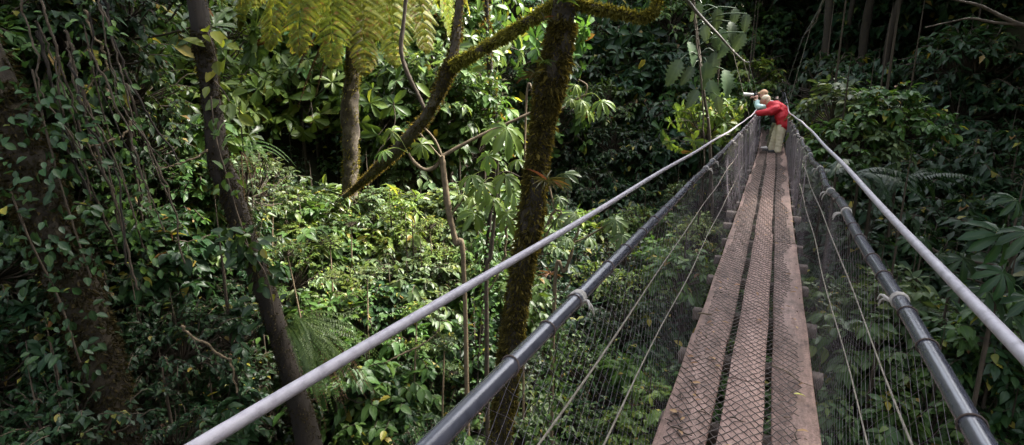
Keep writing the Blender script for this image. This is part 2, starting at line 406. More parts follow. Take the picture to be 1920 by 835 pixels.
# ---- companion behind, in pale teal, leaning out and raising a camera
QY = 16.35
W2 = flesh('person', [
    [(-.24, QY, 1.24, .06), (-.32, QY, 1.36, .058)],
    [(-.18, QY - .17, 1.17, .058), (-.46, QY - .2, 1.10, .044), (-.51, QY - .07, 1.35, .033)],
    [(-.18, QY + .17, 1.17, .058), (-.48, QY + .2, 1.10, .044), (-.58, QY + .05, 1.35, .033)],
    [(.06, QY, .86, .125), (-.08, QY, 1.06, .14), (-.22, QY, 1.2, .08)],
    [(.06, QY - .1, .82, .095), (-.06, QY - .1, .46, .068), (-.10, QY - .1, .1, .045)],
    [(.06, QY + .1, .82, .095), (.00, QY + .1, .46, .068), (-.02, QY + .1, .1, .045)],
    ] + hand(-.50, QY - .06, 1.38, 1, .9) + hand(-.58, QY + .05, 1.37, -1, .9),
    [((-.36, QY, 1.42), (.09, .075, .112)), ((-.405, QY, 1.385), (.045, .05, .06)), ((-.458, QY, 1.41), (.016, .013, .02)),
     ((-.345, QY - .076, 1.415), (.02, .012, .032)), ((-.345, QY + .076, 1.415), (.02, .012, .032))], M['skin'], None, .008, 4)
tag(W2, 'person in a pale teal shirt and tan cap aiming a long lens', 'person')
flesh('shirt', [
    [(.07, QY, .84, .155), (.0, QY, .98, .165), (-.12, QY, 1.1, .165), (-.21, QY, 1.19, .11)],
    [(-.16, QY - .18, 1.16, .085), (-.32, QY - .21, 1.11, .08), (-.46, QY - .19, 1.11, .07), (-.49, QY - .12, 1.24, .06)],
    [(-.16, QY + .18, 1.16, .085), (-.32, QY + .21, 1.11, .08), (-.48, QY + .19, 1.11, .07), (-.54, QY + .12, 1.24, .06)]], [], M['teal'], W2, .014, 3, wr=.007)
flesh('trousers', [
    [(.07, QY, .82, .14), (.05, QY - .1, .74, .115), (-.05, QY - .1, .45, .088), (-.09, QY - .1, .12, .076)],
    [(.07, QY, .82, .14), (.05, QY + .1, .74, .115), (.0, QY + .1, .45, .088), (-.02, QY + .1, .12, .076)]], [], M['olive'], W2, .014, 3, wr=.008)
for y, x in ((QY - .10, -.13), (QY + .10, -.05)):
    flesh('shoe', [[(x + .06, y, .055, .05), (x - .05, y, .05, .046), (x - .14, y, .045, .038)]], [], M['white'], W2, .009, 3)
flesh('cap', [[(-.39, QY, 1.465, .055), (-.48, QY, 1.455, .03)]], [((-.35, QY, 1.475), (.1, .088, .082))], M['cap_tan'], W2, .010, 3)
for s in (-1, 1):
    mb = MB(); v, f = _ball((-.445, QY + s * .03, 1.432), .011); mb.add(v, [f]); mb.build('eye', M['black'], W2)
cam_t = thing('camera', (-.61, QY, 1.42), 'camera with a long pale lens held up by the companion', 'camera')
mb = MB(); mb.box((.06, 0, 0), (.035, .068, .046), bev=.01); mb.box((.06, 0, .055), (.022, .03, .014), bev=.006); mb.build('camera_body', M['black'], cam_t)
mb = MB(); mb.tube([(.026, 0, 0), (-.06, 0, .004), (-.062, 0, .004), (-.15, 0, .008), (-.152, 0, .008), (-.24, 0, .012)], [.036, .036, .042, .042, .047, .047], 16); mb.build('camera_lens', M['lens'], cam_t)
bag = thing('shoulder_bag', (-.06, PY - .02, .86), 'black bag hanging under the chest of the red-jacket walker', 'bag')
mb = MB(); mb.box((0, 0, -.02), (.085, .11, .085), bev=.025); mb.build('bag_body', M['black'], bag)
mb = MB(); mb.box((-.004, 0, .045), (.092, .116, .03), bev=.014); mb.build('flap', M['black'], bag)
mb = MB(); mb.tube(spline([(0, -.1, .05), (-.02, -.12, .16), (.0, -.06, .34), (.02, .06, .34), (-.02, .12, .16), (0, .1, .05)], 20), .011, 5); mb.build('strap', M['black'], bag)

# ------------------------------------------------------------------ ground
mb = MB()
rs = np.concatenate([[0, .8, 1.6], np.arange(2.2, 30, .45), np.geomspace(30, 500, 26)])
azs = np.linspace(-180, 180, 241)
A, Rr = np.meshgrid(azs, rs)
z = terrain(A.ravel(), Rr.ravel())
v = np.stack([-np.sin(np.radians(A.ravel())) * Rr.ravel(), np.cos(np.radians(A.ravel())) * Rr.ravel(), z], 1)
na = len(azs); i = np.arange(len(rs) - 1)[:, None] * na; j = np.arange(na - 1)[None]
mb.add(v, [np.stack([i + j, i + na + j, i + na + j + 1, i + j + 1], -1).reshape(-1, 4)[:, ::-1]])
tag(mb.build('ground', M['soil']), kind='structure', label='steep soil of the forested gorge')

# undergrowth carpet: leaves nobody could count
def carpet(name, n, rmin, rmax, az0, az1, L, label, mats, hmax=.55, seed=1):
    g = np.random.default_rng(seed)
    az = g.uniform(az0, az1, n); r = np.exp(g.uniform(math.log(rmin), math.log(rmax), n))
    x = -np.sin(np.radians(az)) * r; y = np.cos(np.radians(az)) * r
    zz = terrain(az, r) + g.random(n) ** 1.3 * hmax * (.35 + .65 * (np.sin(x * 2.3 + 1) * np.sin(y * 2.7) > -.1))
    d = nrm(np.stack([g.normal(0, 1, n), g.normal(0, 1, n), g.normal(-.15, .35, n)], 1))
    u = nrm(np.stack([g.normal(0, .4, n), g.normal(0, .4, n), np.ones(n)], 1))
    ok = ~((np.abs(x + .02) < .9) & (zz > -1.5) & (y < 34))
    sz = L * (.5 + g.random(n)) * (1 + r / 30)
    mb = MB(); k = g.integers(0, len(mats), n)
    for q in range(len(mats)):
        s = ok & (k == q)
        mb.leaves(SIMPLE, np.stack([x, y, zz], 1)[s], d[s], u[s], sz[s], sz[s] * .55, g.random(s.sum()), q)
    return tag(mb.build(name, [M[q] for q in mats], smooth=False), label=label, cat='undergrowth', kind='stuff')
carpet('undergrowth', 46000, 3.2, 34, -40, 84, .12, 'low leafy undergrowth carpeting the steep floor of the gorge', ['mid', 'dark', 'blue'])

# ------------------------------------------------------------------ plant prototypes
def rdir(g, n, up=.25):
    d = nrm(g.normal(0, 1, (n, 3)) + V(0, 0, up)); return d
def crown(kind, seed, rad=1., squash=.75):
    """crown of radius about 1 m: shoots with leaves, plus the twigs that carry them"""
    g = np.random.default_rng(seed); lv, tw = MB(), MB()
    spec = dict(
        broad=(56, 9, .195, .56, [OVATE, OVATE_DROOP, OVATE_FLAT], .45),
        rosette=(46, 8, .25, .42, [OBOV, OBOV_DROOP], .15),
        small=(95, 11, .095, .6, [SIMPLE, OVATE_FLAT, SIMPLE_D], .6),
        fine=(95, 11, .15, .45, [SIMPLE, SIMPLE_D], .5),
        lance=(56, 9, .23, .28, [LANCE, SIMPLE_D], .5),
        canopy=(110, 10, .24, .6, [SIMPLE, SIMPLE_D], .6))[kind]
    ns, nl, L, wr, temps, spread = spec
    # uneven outline: a few lobes push the radius in and out
    lob = nrm(g.normal(0, 1, (7, 3)))
    D = rdir(g, ns, .6)
    for k in range(ns):
        d = D[k]
        rr = .62 + .38 * max(0, (lob @ d).max()) ** 2 + g.normal(0, .08)
        tip = d * rr * rad * V(1, 1, squash)
        base = tip * g.uniform(.3, .62) + V(0, 0, -.12 * rad)
        mid = (base + tip) / 2 + V(0, 0, .12) + g.normal(0, .05, 3)
        c = spline([V(0, 0, -.2 * rad), base, mid, tip], 10)[:]
        tw.tube(c, np.linspace(.011, .004, 10) * (1 + rad * .3), 4, cap=False)
        t = c[-1] - c[-2]; t = nrm(t)
        if kind == 'rosette':
            pts = np.repeat(c[-1][None], nl, 0) + t * g.uniform(-.03, .02, (nl, 1))
            a = np.arange(nl) * 2.4 + g.random() * 6
            s1 = nrm(np.cross(t, V(.3, .2, 1))); s2 = np.cross(t, s1)
            dd = np.cos(a)[:, None] * s1 + np.sin(a)[:, None] * s2 + t * g.uniform(.1, .8, (nl, 1))
            if nl: extra = 3
            u = np.tile(t + V(0, 0, .8), (nl, 1)) + g.normal(0, .15, (nl, 3))
        else:
            f = np.linspace(.55, 1, nl)
            pts = np.stack([np.interp(f * 9, range(10), c[:, q]) for q in range(3)], 1)
            s1 = nrm(np.cross(t, V(0, 0, 1)) + 1e-3)
            sg = np.where(np.arange(nl) % 2, 1, -1)[:, None]
            dd = s1 * sg * .9 + t * g.uniform(.3, .9, (nl, 1)) + V(0, 0, -.22) + g.normal(0, .22, (nl, 3))
            dd[-1] = t + V(0, 0, -.1)
            u = V(0, 0, 1) + g.normal(0, .28, (nl, 3)) + t * .2
        ln = L * g.uniform(.5, 1.35, len(pts)) * g.uniform(.8, 1.15)
        tn = np.clip(g.random(len(pts)) * .96 + .02 + .03 * g.random(), 0, 1)
        kk = g.integers(0, len(temps), len(pts))
        for q in range(len(temps)):
            s = kk == q
            lv.leaves(temps[q], pts[s], dd[s], u[s], ln[s], ln[s] * wr, tn[s])
    return lv, tw
PROTO = {}
def protos(kind, tone, variant):
    k = (kind, variant)
    if k not in PROTO: PROTO[k] = crown(kind, hash_(kind) + variant * 17)
    kk = k + (tone,)
    if kk not in PROTO:
        lv, tw = PROTO[k]
        PROTO[kk] = (lv.mesh('foliage', M[tone]), tw.mesh('twigs', M['stem']))
    return PROTO[kk]
def hash_(s): return sum(ord(c) * (i + 3) for i, c in enumerate(s))
def unit_trunk(seed, bend=.12):
    g = np.random.default_rng(seed); mb = MB()
    p = [(0, 0, 0)] + [(g.normal(0, bend), g.normal(0, bend), q) for q in (.3, .6, .85)] + [(0, 0, 1.)]
    mb.tube(spline(p, 12), np.linspace(1., .55, 12), 7, rough=.12, seed=seed)
    for k in range(3):
        a = g.random() * 6.28; h = g.uniform(.6, .9)
        lp = spline([(0, 0, h), (math.cos(a) * 3, math.sin(a) * 3, h + .07), (math.cos(a) * 7, math.sin(a) * 7, h + .16)], 6)
        mb.tube(lp, np.linspace(.45, .2, 6), 5, cap=False)
        q = mb.v[-1].reshape(6, 5, 3); q[..., 2] = lp[:, None, 2] + (q[..., 2] - lp[:, None, 2]) * .012   # the copies stretch the trunk upwards: keep limbs round
    return mb.mesh('trunk', M['stem'])
TRUNKS = [unit_trunk(q) for q in range(4)]
LAND = [('the tall mossy trunk', 1010, 300), ('the slim dark trunk', 400, 200), ('the golden tree fern', 640, 60), ('the trailing sword fern', 610, 650),
        ('the forked mossy limb', 760, 260), ('the palm-leaved sapling', 880, 330), ('the leaning vine-hung trunk', 90, 430), ('the big lobed leaves', 1320, 140),
        ('the walkers on the bridge', 1440, 230), ('the chest of the deck planks', 1330, 600), ('the grey grip cable', 640, 690), ('the black handrail pipe', 1060, 590),
        ('the bare forked branch', 1840, 40), ('the far end of the bridge', 1460, 120), ('the thick grey cable', 1760, 500), ('the glossy black pipe', 1640, 520),
        ('the kinked bare twig tangle', 250, 200), ('the netting', 1200, 640), ('the hand-leaved shoots', 1820, 480)]
LAND[9] = ('the wire-covered deck', 1350, 560)
AUTO = []
def where(px, py, k=0, short=False):
    b = sorted(LAND, key=lambda l: math.hypot(px - l[1], py - l[2]))[k]
    dx, dy = px - b[1], py - b[2]
    if short: return f'towards {b[0]}'
    if abs(dy) > abs(dx): rel = ('just ' if abs(dy) < 80 else '') + ('above' if dy < 0 else 'below')
    else: rel = ('close beside' if abs(dx) < 80 else 'off to the side of')
    return f'{rel} {b[0]}'
def settle_labels():
    """turn the plants' looks and neighbours into labels no two of them share"""
    def base(q): return f"{TONE[q[2]]} {LOOK[q[3]]} {q[4].replace('_', ' ')} {where(*q[5])}"
    lab = {id(q): base(q) for q in AUTO}
    def dup():
        d = {}
        for q in AUTO: d.setdefault(lab[id(q)], []).append(q)
        return [v for v in d.values() if len(v) > 1]
    for v in dup():
        for q in v: lab[id(q)] = q[1] + ' ' + lab[id(q)]
    for v in dup():
        for q in v:
            t = lab[id(q)] + ', ' + where(*q[5], k=1, short=True)
            if len(t.replace('-', ' ').split()) <= 16: lab[id(q)] = t
    W = {2: ['upper', 'lower'], 3: ['highest', 'middle', 'lowest']}
    for v in dup():
        v.sort(key=lambda q: q[5][1]); n = len(v)
        names = W.get(n) or ['highest', 'second highest'] + [f'{w} highest' for w in ('third', 'fourth', 'fifth', 'sixth', 'seventh', 'eighth')][:n - 3] + ['lowest']
        for q, nm in zip(v, names): lab[id(q)] = nm + ' ' + lab[id(q)]
    for q in AUTO:
        w = lab[id(q)].split(); q[0]['label'] = ' '.join(w[:16])
LOOK = dict(broad='broad-leaved', rosette='rosette-leaved', small='small-leaved', fine='fine-leaved', lance='narrow-leaved', canopy='large-leaved')
TONE = dict(mid='green', lime='lime-green', dark='dark', blue='deep green', gloss='glossy', grey='pale grey-green')
def plant(kind, tone, c, s, group, name='shrub', trunk_r=.02, g=rng, label=None, sq=1., variants=3):
    """crown centre c, crown scale s; stands on the terrain below"""
    lean = g.normal(0, .12, 2)
    bx, by = c[0] + lean[0], c[1] + lean[1]
    zt = min(tz(bx, by) - .1, c[2] - .35 * s)
    h = c[2] - zt
    if label is None:
        size = 'small' if s < .75 else ('tall' if h > 2.6 else 'bushy')
        AUTO.append((None, size, tone, kind, name, proj(c)))
        label = 'auto'
    o = thing(name, (bx, by, zt), label, name.replace('_', ' ').split()[-1] if name != 'shrub' else 'shrub', group, g.uniform(0, 6.28))
    if label == 'auto': AUTO[-1] = (o,) + AUTO[-1][1:]
    lv, tw = protos(kind, tone, int(g.integers(0, variants)))
    t = link('trunk', TRUNKS[int(g.integers(0, 4))], o); t.scale = (trunk_r, trunk_r, h)
    b = link('twigs', tw, o); b.location = (0, 0, h); b.scale = (s, s, s * sq)
    f = link('foliage', lv, o); f.location = (0, 0, h); f.scale = (s, s, s * sq)
    return o
def fill(x0, x1, y0, y1, n, rf, kinds, tones, s, group, name='shrub', seed=0, trunk_r=.02, mask=None, sq=1.):
    g = np.random.default_rng(1000 + seed)
    nx = max(1, int(round(math.sqrt(n * (x1 - x0) / (y1 - y0))))); ny = max(1, int(math.ceil(n / nx)))
    for iy in range(ny):
        for ix in range(nx):
            px = x0 + (x1 - x0) * (ix + .5 + g.uniform(-.45, .45)) / nx
            py = y0 + (y1 - y0) * (iy + .5 + g.uniform(-.45, .45)) / ny
            if mask and not mask(px, py): continue
            r = rf(px, py) * g.uniform(.96, 1.04)
            plant(kinds[int(g.integers(len(kinds)))], tones[int(g.integers(len(tones)))], P(px, py, r), g.uniform(*s), group, name, trunk_r, g, sq=sq)
#__ZONES__
# ------------------------------------------------------------------ suspension footbridge
YK = [-3.2, 0, 8, 14, 17, 20, 25, 30, 37]
def crv(ks): 
    yy = np.linspace(-3.2, 37, 400); z0 = np.interp(yy, YK, ks)
    k = np.ones(25) / 25; zp = np.pad(z0, 12, mode='edge'); z1 = np.convolve(zp, k, 'valid')
    return lambda y: np.interp(y, yy, z1)
deck_z = crv([0, 0, 0, 0, .07, .24, .65, 1.05, 1.45])
deck_x = crv([0, 0, 0, 0, -.02, -.06, -.14, -.22, -.34])
lp_x = crv([-.47, -.46, -.445, -.455, -.46, -.48, -.52, -.58, -.68]); lp_z = crv([.92, .90, .90, .92, 1.02, 1.24, 1.62, 1.97, 2.4])
rp_x = crv([.38, .37, .30, .27, .24, .2, .12, .07, .02]); rp_z = crv([.92, .90, .90, .92, 1.02, 1.24, 1.62, 1.97, 2.4])
lc_x = crv([-.72, -.68, -.50, -.475, -.49, -.52, -.56, -.62, -.72]); lc_z = crv([.99, .99, 1.0, 1.0, 1.08, 1.27, 1.66, 2.01, 2.45])
rc_x = crv([.37, .36, .335, .235, .26, .24, .16, .11, .05]); rc_z = crv([1.10, 1.09, 1.08, 1.05, 1.10, 1.28, 1.66, 2.01, 2.45])
BR = thing('suspension_footbridge', (0, 0, 0), 'narrow suspension footbridge of brown planks and wire netting spanning the gorge', 'footbridge')
def sweep(mb, prof, ys, xf, zf, x0=0., z0=0.):
    prof = np.asarray(prof, float); n = len(prof); ys = np.asarray(ys, float)
    v = np.stack([prof[None, :, 0] + xf(ys)[:, None] + x0, np.repeat(ys[:, None], n, 1), prof[None, :, 1] + zf(ys)[:, None] + z0], -1)
    i = np.arange(len(ys) - 1)[:, None] * n; j = np.arange(n)[None]; j2 = (j + 1) % n
    q = np.stack([i + j, i + j2, i + n + j2, i + n + j], -1).reshape(-1, 4)
    mb.add(v.reshape(-1, 3), [q])
    for e, fl in ((0, 1), (len(ys) - 1, 0)):
        ring = v[e]; c = ring.mean(0, keepdims=True); jj = np.arange(n)
        t = np.stack([jj, (jj + 1) % n, np.full(n, n)], -1)
        mb.add(np.vstack([ring, c]), [t[:, ::-1] if fl else t])
def rect(w, h, b=.005): return [(-w + b, 0), (w - b, 0), (w, -b), (w, -h + b), (w - b, -h), (-w + b, -h), (-w, -h + b), (-w, -b)]
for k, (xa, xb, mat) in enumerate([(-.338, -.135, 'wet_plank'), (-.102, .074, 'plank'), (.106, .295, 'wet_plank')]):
    y = -3.2 + .7 * k
    if k: y -= .7
    ln = 2.6 + .9 * k
    first = True
    while y < 36.9:
        y2 = min(y + (ln if not first else ln * (.55 + .2 * k)), 37); first = False
        mb = MB(); w = (xb - xa) / 2 + rng.normal(0, .003)
        dx, dzj = rng.normal(0, .004), rng.normal(-.003, .003)
        sk = rng.normal(0, .002)
        sweep(mb, rect(w, .042), np.linspace(y + .004, y2 - .004, 14), lambda q, a=y, s=sk: deck_x(q) + s * (q - a) + .0025 * np.sin(q * 5 + k), lambda q: deck_z(q) + dzj, (xa + xb) / 2 + dx)
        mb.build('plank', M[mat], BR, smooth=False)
        y = y2
for y in np.arange(-2.7, 36.6, .745):
    mb = MB(); y = y + rng.normal(0, .03)
    mb.box((deck_x(y) - .02 + rng.normal(0, .015), y, deck_z(y) - .085), (.39 + rng.normal(0, .02), .042, .035), bev=.006, jit=.003)
    mb.build('cross_beam', M['beam'], BR, smooth=False)
# chain-link mesh stapled over the planks
mb = MB(); px_, py_ = .0225, .031
ny = int(40 / py_); cols = np.arange(-14, 12); A, B = [], []
def mesh_pt(i, j):
    x = i * px_; y = -3.1 + j * py_
    return np.stack([x + deck_x(y) + .0035 * np.sin(j * 1.1 + i * 2.3) + .006 * np.sin(y * 1.3), y + .003 * np.sin(i * 1.9 + j), deck_z(y) + .006 + .0035 * np.sin(i * 2.1 + j * .7) + .003 * np.sin(y * 3.1 + i)], -1)
I, J = np.meshgrid(cols, np.arange(ny)); I, J = I.ravel(), J.ravel()
s = ((I + J) % 2 == 0); I, J = I[s], J[s]
right_end = 10 + np.round(1.6 * np.sin(J * .13) + 1.2 * np.sin(J * .041 + 1)).astype(int); left_end = -14 + np.round(1.2 * np.sin(J * .09)).astype(int)
for d in (-1, 1):
    ok = (I + d <= right_end) & (I <= right_end) & (I >= left_end) & (I + d >= left_end)
    A.append(mesh_pt(I[ok], J[ok])); B.append(mesh_pt(I[ok] + d, J[ok] + 1))
A, B = np.concatenate(A), np.concatenate(B)
mb.sticks(A, B, .0022); mb.build('deck_wire_mesh', M['wire'], BR)
# side netting
def net(side):
    xf, zf = (lp_x, lp_z) if side < 0 else (rp_x, rp_z)
    e = -.36 if side < 0 else .315
    nj = int(39.4 / .042); nt = 26
    def pt(j, t):
        y = -2.6 + j * .042 + .006 * np.sin(t * 1.7 + j * .6); f = t / nt
        x = (e + deck_x(y)) * (1 - f) + xf(y) * f; z = (deck_z(y) - .05) * (1 - f) + (zf(y) - .01) * f
        sag = .03 * np.sin(f * math.pi) * (1 + .8 * np.sin(y * 1.9) + .5 * np.sin(y * 4.3 + f * 4))
        return np.stack([x + side * sag * .8, y, z], -1)
    J, T = np.meshgrid(np.arange(nj), np.arange(nt)); J, T = J.ravel(), T.ravel()
    s = (J + T) % 2 == 0; J, T = J[s], T[s]
    A, B = [], []
    for d in (-1, 1):
        ok = (J + d >= 0) & (J + d < nj)
        A.append(pt(J[ok], T[ok])); B.append(pt(J[ok] + d, T[ok] + 1))
    mb = MB(); mb.sticks(np.concatenate(A), np.concatenate(B), .00058)
    net_mb = mb
    ys = np.linspace(-2.6, 36.5, 150)
    for f in ((.35, .68) if side < 0 else (.42, .71)):
        x = (e + deck_x(ys)) * (1 - f) + xf(ys) * f; z = deck_z(ys) * (1 - f) + zf(ys) * f
        mb = MB(); mb.tube(np.stack([x + side * (.028 + .004 * np.sin(ys * 3)), ys, z + .008 * np.sin(ys * 2.1 + f * 9)], 1), .0034, 5, rough=.25); mb.build('guide_strand', M['strand'], BR)
    # heavier gathers where two rolls of netting overlap
    mb = net_mb; g = np.random.default_rng(side + 5); A, B = [], []
    for k in range(120):
        y = g.uniform(6.5, 16); f0 = g.uniform(0, .3); y1 = y + g.normal(0, .12)
        for a, b in ((f0, .5), (.5, 1.)):
            q = []
            for f, yy in ((a, y), (b, y1)):
                q.append(((e + deck_x(yy)) * (1 - f) + xf(yy) * f - side * .012, yy, deck_z(yy) * (1 - f) + zf(yy) * f))
            A.append(q[0]); B.append(q[1])
    mb.sticks(A, B, .0022); mb.build('side_netting', M['net'], BR)
net(-1); net(1)
def ring_wrap(mb, c, t, r, w, turns, wire):
    t = nrm(t); u = nrm(np.cross(t, V(0, 0, 1))); ww = np.cross(t, u)
    a = np.linspace(0, turns * 2 * math.pi, int(turns * 10) + 1)
    p = c + t * np.linspace(-w, w, len(a))[:, None] + (r + wire * .6) * (np.cos(a)[:, None] * u + np.sin(a)[:, None] * ww)
    mb.tube(p, wire, 5)
BL = [.2, 1.43, 4.55, 4.95, 7.1, 8.3, 9.6, 10.6, 11.7, 13, 14.2, 17.5, 19, 21, 24, 27]
BRr = [.55, 1.77, 3.05, 3.75, 4.75, 5.9, 6.6, 7.7, 8.8, 9.9, 11, 12.4, 13.8, 15.5, 17, 19, 22, 25, 28]
for side, xf, zf, rad, bl in ((-1, lp_x, lp_z, .0195, BL), (1, rp_x, rp_z, .0195, BRr)):
    ys = np.linspace(-3, 36.6, 260)
    wob = np.where(ys > 3, .010, .003) * np.sin(ys * 4.1 + side)
    pts = np.stack([xf(ys) + wob * .6, ys, zf(ys) + wob], 1)
    mb = MB(); mb.tube(pts, rad, 16); pipe = mb.build('handrail_pipe', M['black_pipe'], BR)
    mb = MB(); lac = []
    for y in np.concatenate([np.arange(-1, 8, .27), np.arange(8, 30, .5)]):
        y += rng.normal(0, .03); tilt = rng.normal(0, .35)
        for a in np.linspace(0, 2 * math.pi, 15):
            cx, cz = np.interp(y, ys, pts[:, 0]), np.interp(y, ys, pts[:, 2])
            lac.append((cx + (rad + .0022) * math.sin(a), y + .012 * a / 6.28 + rad * tilt * math.cos(a), cz - (rad + .0022) * math.cos(a)))
    mb.tube(lac, .0021, 4); mb.build('lacing_wire', M['twine'], pipe)
    for y in bl:
        mb = MB(); c = V(np.interp(y, ys, pts[:, 0]), y, np.interp(y, ys, pts[:, 2]))
        ring_wrap(mb, c, V(0, 1, 0), rad, .008 + .007 * rng.random(), 3 + int(rng.integers(0, 3)), .0032)
        for q in range(2):
            d = nrm(V(-side * .8, rng.normal(0, .6), rng.normal(-.4, .5)))
            mb.tube(spline([c + V(-side * rad, 0, -.005), c + V(-side * rad, 0, 0) + d * .03, c + V(-side * rad, 0, -.02) + d * .04], 6), [.0045, .0045, .0045, .004, .003, .002], 5)
        mb.build('rope_binding', M['rope'], pipe)
for xf, zf, rad in ((lc_x, lc_z, .0110), (rc_x, rc_z, .0108)):
    ys = np.linspace(-3, 36.6, 200)
    mb = MB(); mb.tube(np.stack([xf(ys), ys, zf(ys) + .004 * np.sin(ys * 2.3)], 1), rad, 14); mb.build('grip_cable', M['grey_cable'], BR)
# main suspension cables, clamps, hangers and the tie between them
ml = spline([(-.95, -3, 3.6), (-.87, 2, 2.55), (-.85, 5.6, 2.30), (-.86, 9, 2.27), (-.9, 12.8, 2.27), (-.93, 18, 2.33), (-.9, 22, 2.56), (-.85, 30, 3.0), (-.8, 37, 3.6)], 120)
mr = spline([(.75, -3, 4.3), (.66, 4, 3.5), (.62, 12.9, 3.24), (.61, 16.6, 3.24), (.60, 23.7, 3.42), (.55, 30, 3.3), (.5, 37, 3.6)], 120)
for c, hs in ((ml, [12.2, 16.6, 19.2, 25, 31]), (mr, [17, 23.6, 29.5])):
    mb = MB(); mb.tube(c, .018, 7); mc = mb.build('main_cable', M['steel'], BR)
    for y in hs:
        p = V(*[np.interp(y, c[:, 1], c[:, q]) for q in range(3)])
        xf, zf = (lc_x, lc_z) if c is ml else (rc_x, rc_z)
        mb = MB(); ring_wrap(mb, p, V(0, 1, .1), .014, .03, 3, .009); mb.build('cable_clamp', M['rope'], mc)
        mb = MB(); mb.tube([p, (xf(y), y, zf(y))], .0045, 5); mb.build('hanger', M['strand'], mc)
a = V(*[np.interp(20.5, ml[:, 1], ml[:, q]) for q in range(3)]); b = V(*[np.interp(29, mr[:, 1], mr[:, q]) for q in range(3)])
mb = MB(); mb.tube(spline([a, (a + b) / 2 + V(0, 0, -.05), b], 16), .010, 6); mb.build('tie_cable', M['strand'], BR)
# timber portals at both ends carry the cables
for y in (-3.1, 37):
    for sx in (-.95, .75):
        zt = tz(sx, y) - .4
        mb = MB(); mb.tube([(sx, y, zt), (sx, y, 2), (sx * 1.0, y, 4.4)], [.12, .11, .10], 10, rough=.05); mb.build('portal_post', M['beam'], BR)
    mb = MB(); mb.box((-.1, y, 4.3), (1.15, .08, .09), bev=.015); mb.build('portal_beam', M['beam'], BR, smooth=False)

# litter on the deck: each leaf and twig its own thing
def litter(n, y0, y1, seed):
    g = np.random.default_rng(seed)
    for k in range(n):
        y = y0 * (y1 / y0) ** g.random(); x = g.choice([g.uniform(-.32, -.15), g.uniform(.12, .28), g.uniform(-.09, .06)], p=[.5, .35, .15])
        mb = MB(); ln = g.uniform(.028, .055)
        mb.leaves(OVATE, [(-ln / 2, 0, .004)], [(1, 0, .05)], V(g.normal(0, .25), g.normal(0, .25), 1), ln, ln * g.uniform(.3, .55), g.random())
        o = mb.build('fallen_leaf', M['dryleaf']); o.location = (x + float(deck_x(y)), y, float(deck_z(y)) + .011); o.rotation_euler = (0, 0, g.uniform(0, 6.28))
        tag(o, 'small dry tan leaf fallen on the wire-covered brown planks', 'leaf', 'dry leaves fallen on the deck')
litter(80, 2.1, 13, 3)
g = np.random.default_rng(77)
for k in range(70):
    y = 2.1 * 4 ** g.random(); x = g.choice([g.uniform(-.32, -.16), g.uniform(.14, .28)]); ln = g.uniform(.012, .04)
    mb = MB(); mb.tube(spline([(-ln / 2, 0, 0), (0, g.normal(0, .1) * ln, .002), (ln / 2, 0, 0)], 6), np.linspace(1, .5, 6) * g.uniform(.0016, .004), 5, rough=.3, seed=k)
    o = mb.build('bark_bit', M['stem'] if k % 3 else M['pale_stem']); o.location = (x, y, .011); o.rotation_euler = (0, 0, g.uniform(0, 6.28))
    tag(o, 'tiny bit of brown bark litter on the outer deck planks', 'bark', 'bark bits littering the deck')
mb = MB(); mb.leaves(OVATE, [(-.03, 0, .004)], [(1, 0, .05)], V(.1, .2, 1), .06, .022, .9)
o = mb.build('fallen_leaf', M['greenleaf']); o.location = (.235, 2.86, .012); o.rotation_euler = (0, 0, .3); tag(o, 'pale green leaf lying at the bare edge of the planks', 'leaf')
for k, (x, y, ln, rz, lab) in enumerate([(.2, 3.05, .26, -.75, 'long curved tan twig lying across the outer plank beside the netting'), (-.03, 2.5, .07, -.3, 'short dark twig lying on the middle plank'), (-.31, 3.75, .09, .2, 'pale bark chip lying at the plank edge beside the netting'),
        (-.26, 2.75, .09, 1.9, 'thin bent reddish twig on the plank nearest the grey grip cable'), (-.25, 2.3, .1, -.4, 'dark crooked twig at the front of the outer wet plank'), (.21, 2.5, .1, 1.6, 'dark twig beside the curled leaf at the bare plank edge')]):
    mb = MB(); g = np.random.default_rng(k)
    mb.tube(spline([(-ln / 2, 0, 0), (-ln / 6, ln * .07, .003), (ln / 5, -ln * .04, .003), (ln / 2, ln * .08, .001)], 9), np.linspace(.0034, .0018, 9) * (1.8 if 'chip' in lab else 1), 5, rough=.2)
    o = mb.build('fallen_twig', M['pale_stem'] if k in (0, 2) else M['stem']); o.location = (x, y, .012); o.rotation_euler = (0, 0, rz); tag(o, lab, 'twig')

# ------------------------------------------------------------------ trees with a face of their own
def tufts(mb, pts, rad, n, L, seed, amin=0, out=.8, down=.5):
    g = np.random.default_rng(seed); m = len(pts)
    t = g.uniform(0, m - 1, n); i = t.astype(int).clip(0, m - 2); f = (t - i)[:, None]
    c = pts[i] * (1 - f) + pts[i + 1] * f; r = np.interp(t, range(m), rad)
    tg = nrm(pts[i + 1] - pts[i]); rn = nrm(np.cross(tg, nrm(g.normal(0, 1, (n, 3)))))
    # moss grows in cushions: thin it where a slow wave is low
    keep = (np.sin(t * .31 + seed) + np.sin(t * .8 + rn[:, 0] * 4 + rn[:, 1] * 3 + seed) * .8 + g.normal(0, .9, n)) > amin
    c, r, rn, tg = c[keep], r[keep], rn[keep], tg[keep]; n = len(c)
    d = rn * out + g.normal(0, .45, (n, 3)) - V(0, 0, down)
    ln = L * g.uniform(.4, 1.3, n)
    mb.leaves(PINNA, c + rn * (r * .96)[:, None], d, g.normal(0, 1, (n, 3)), ln, ln * .36, g.random(n))
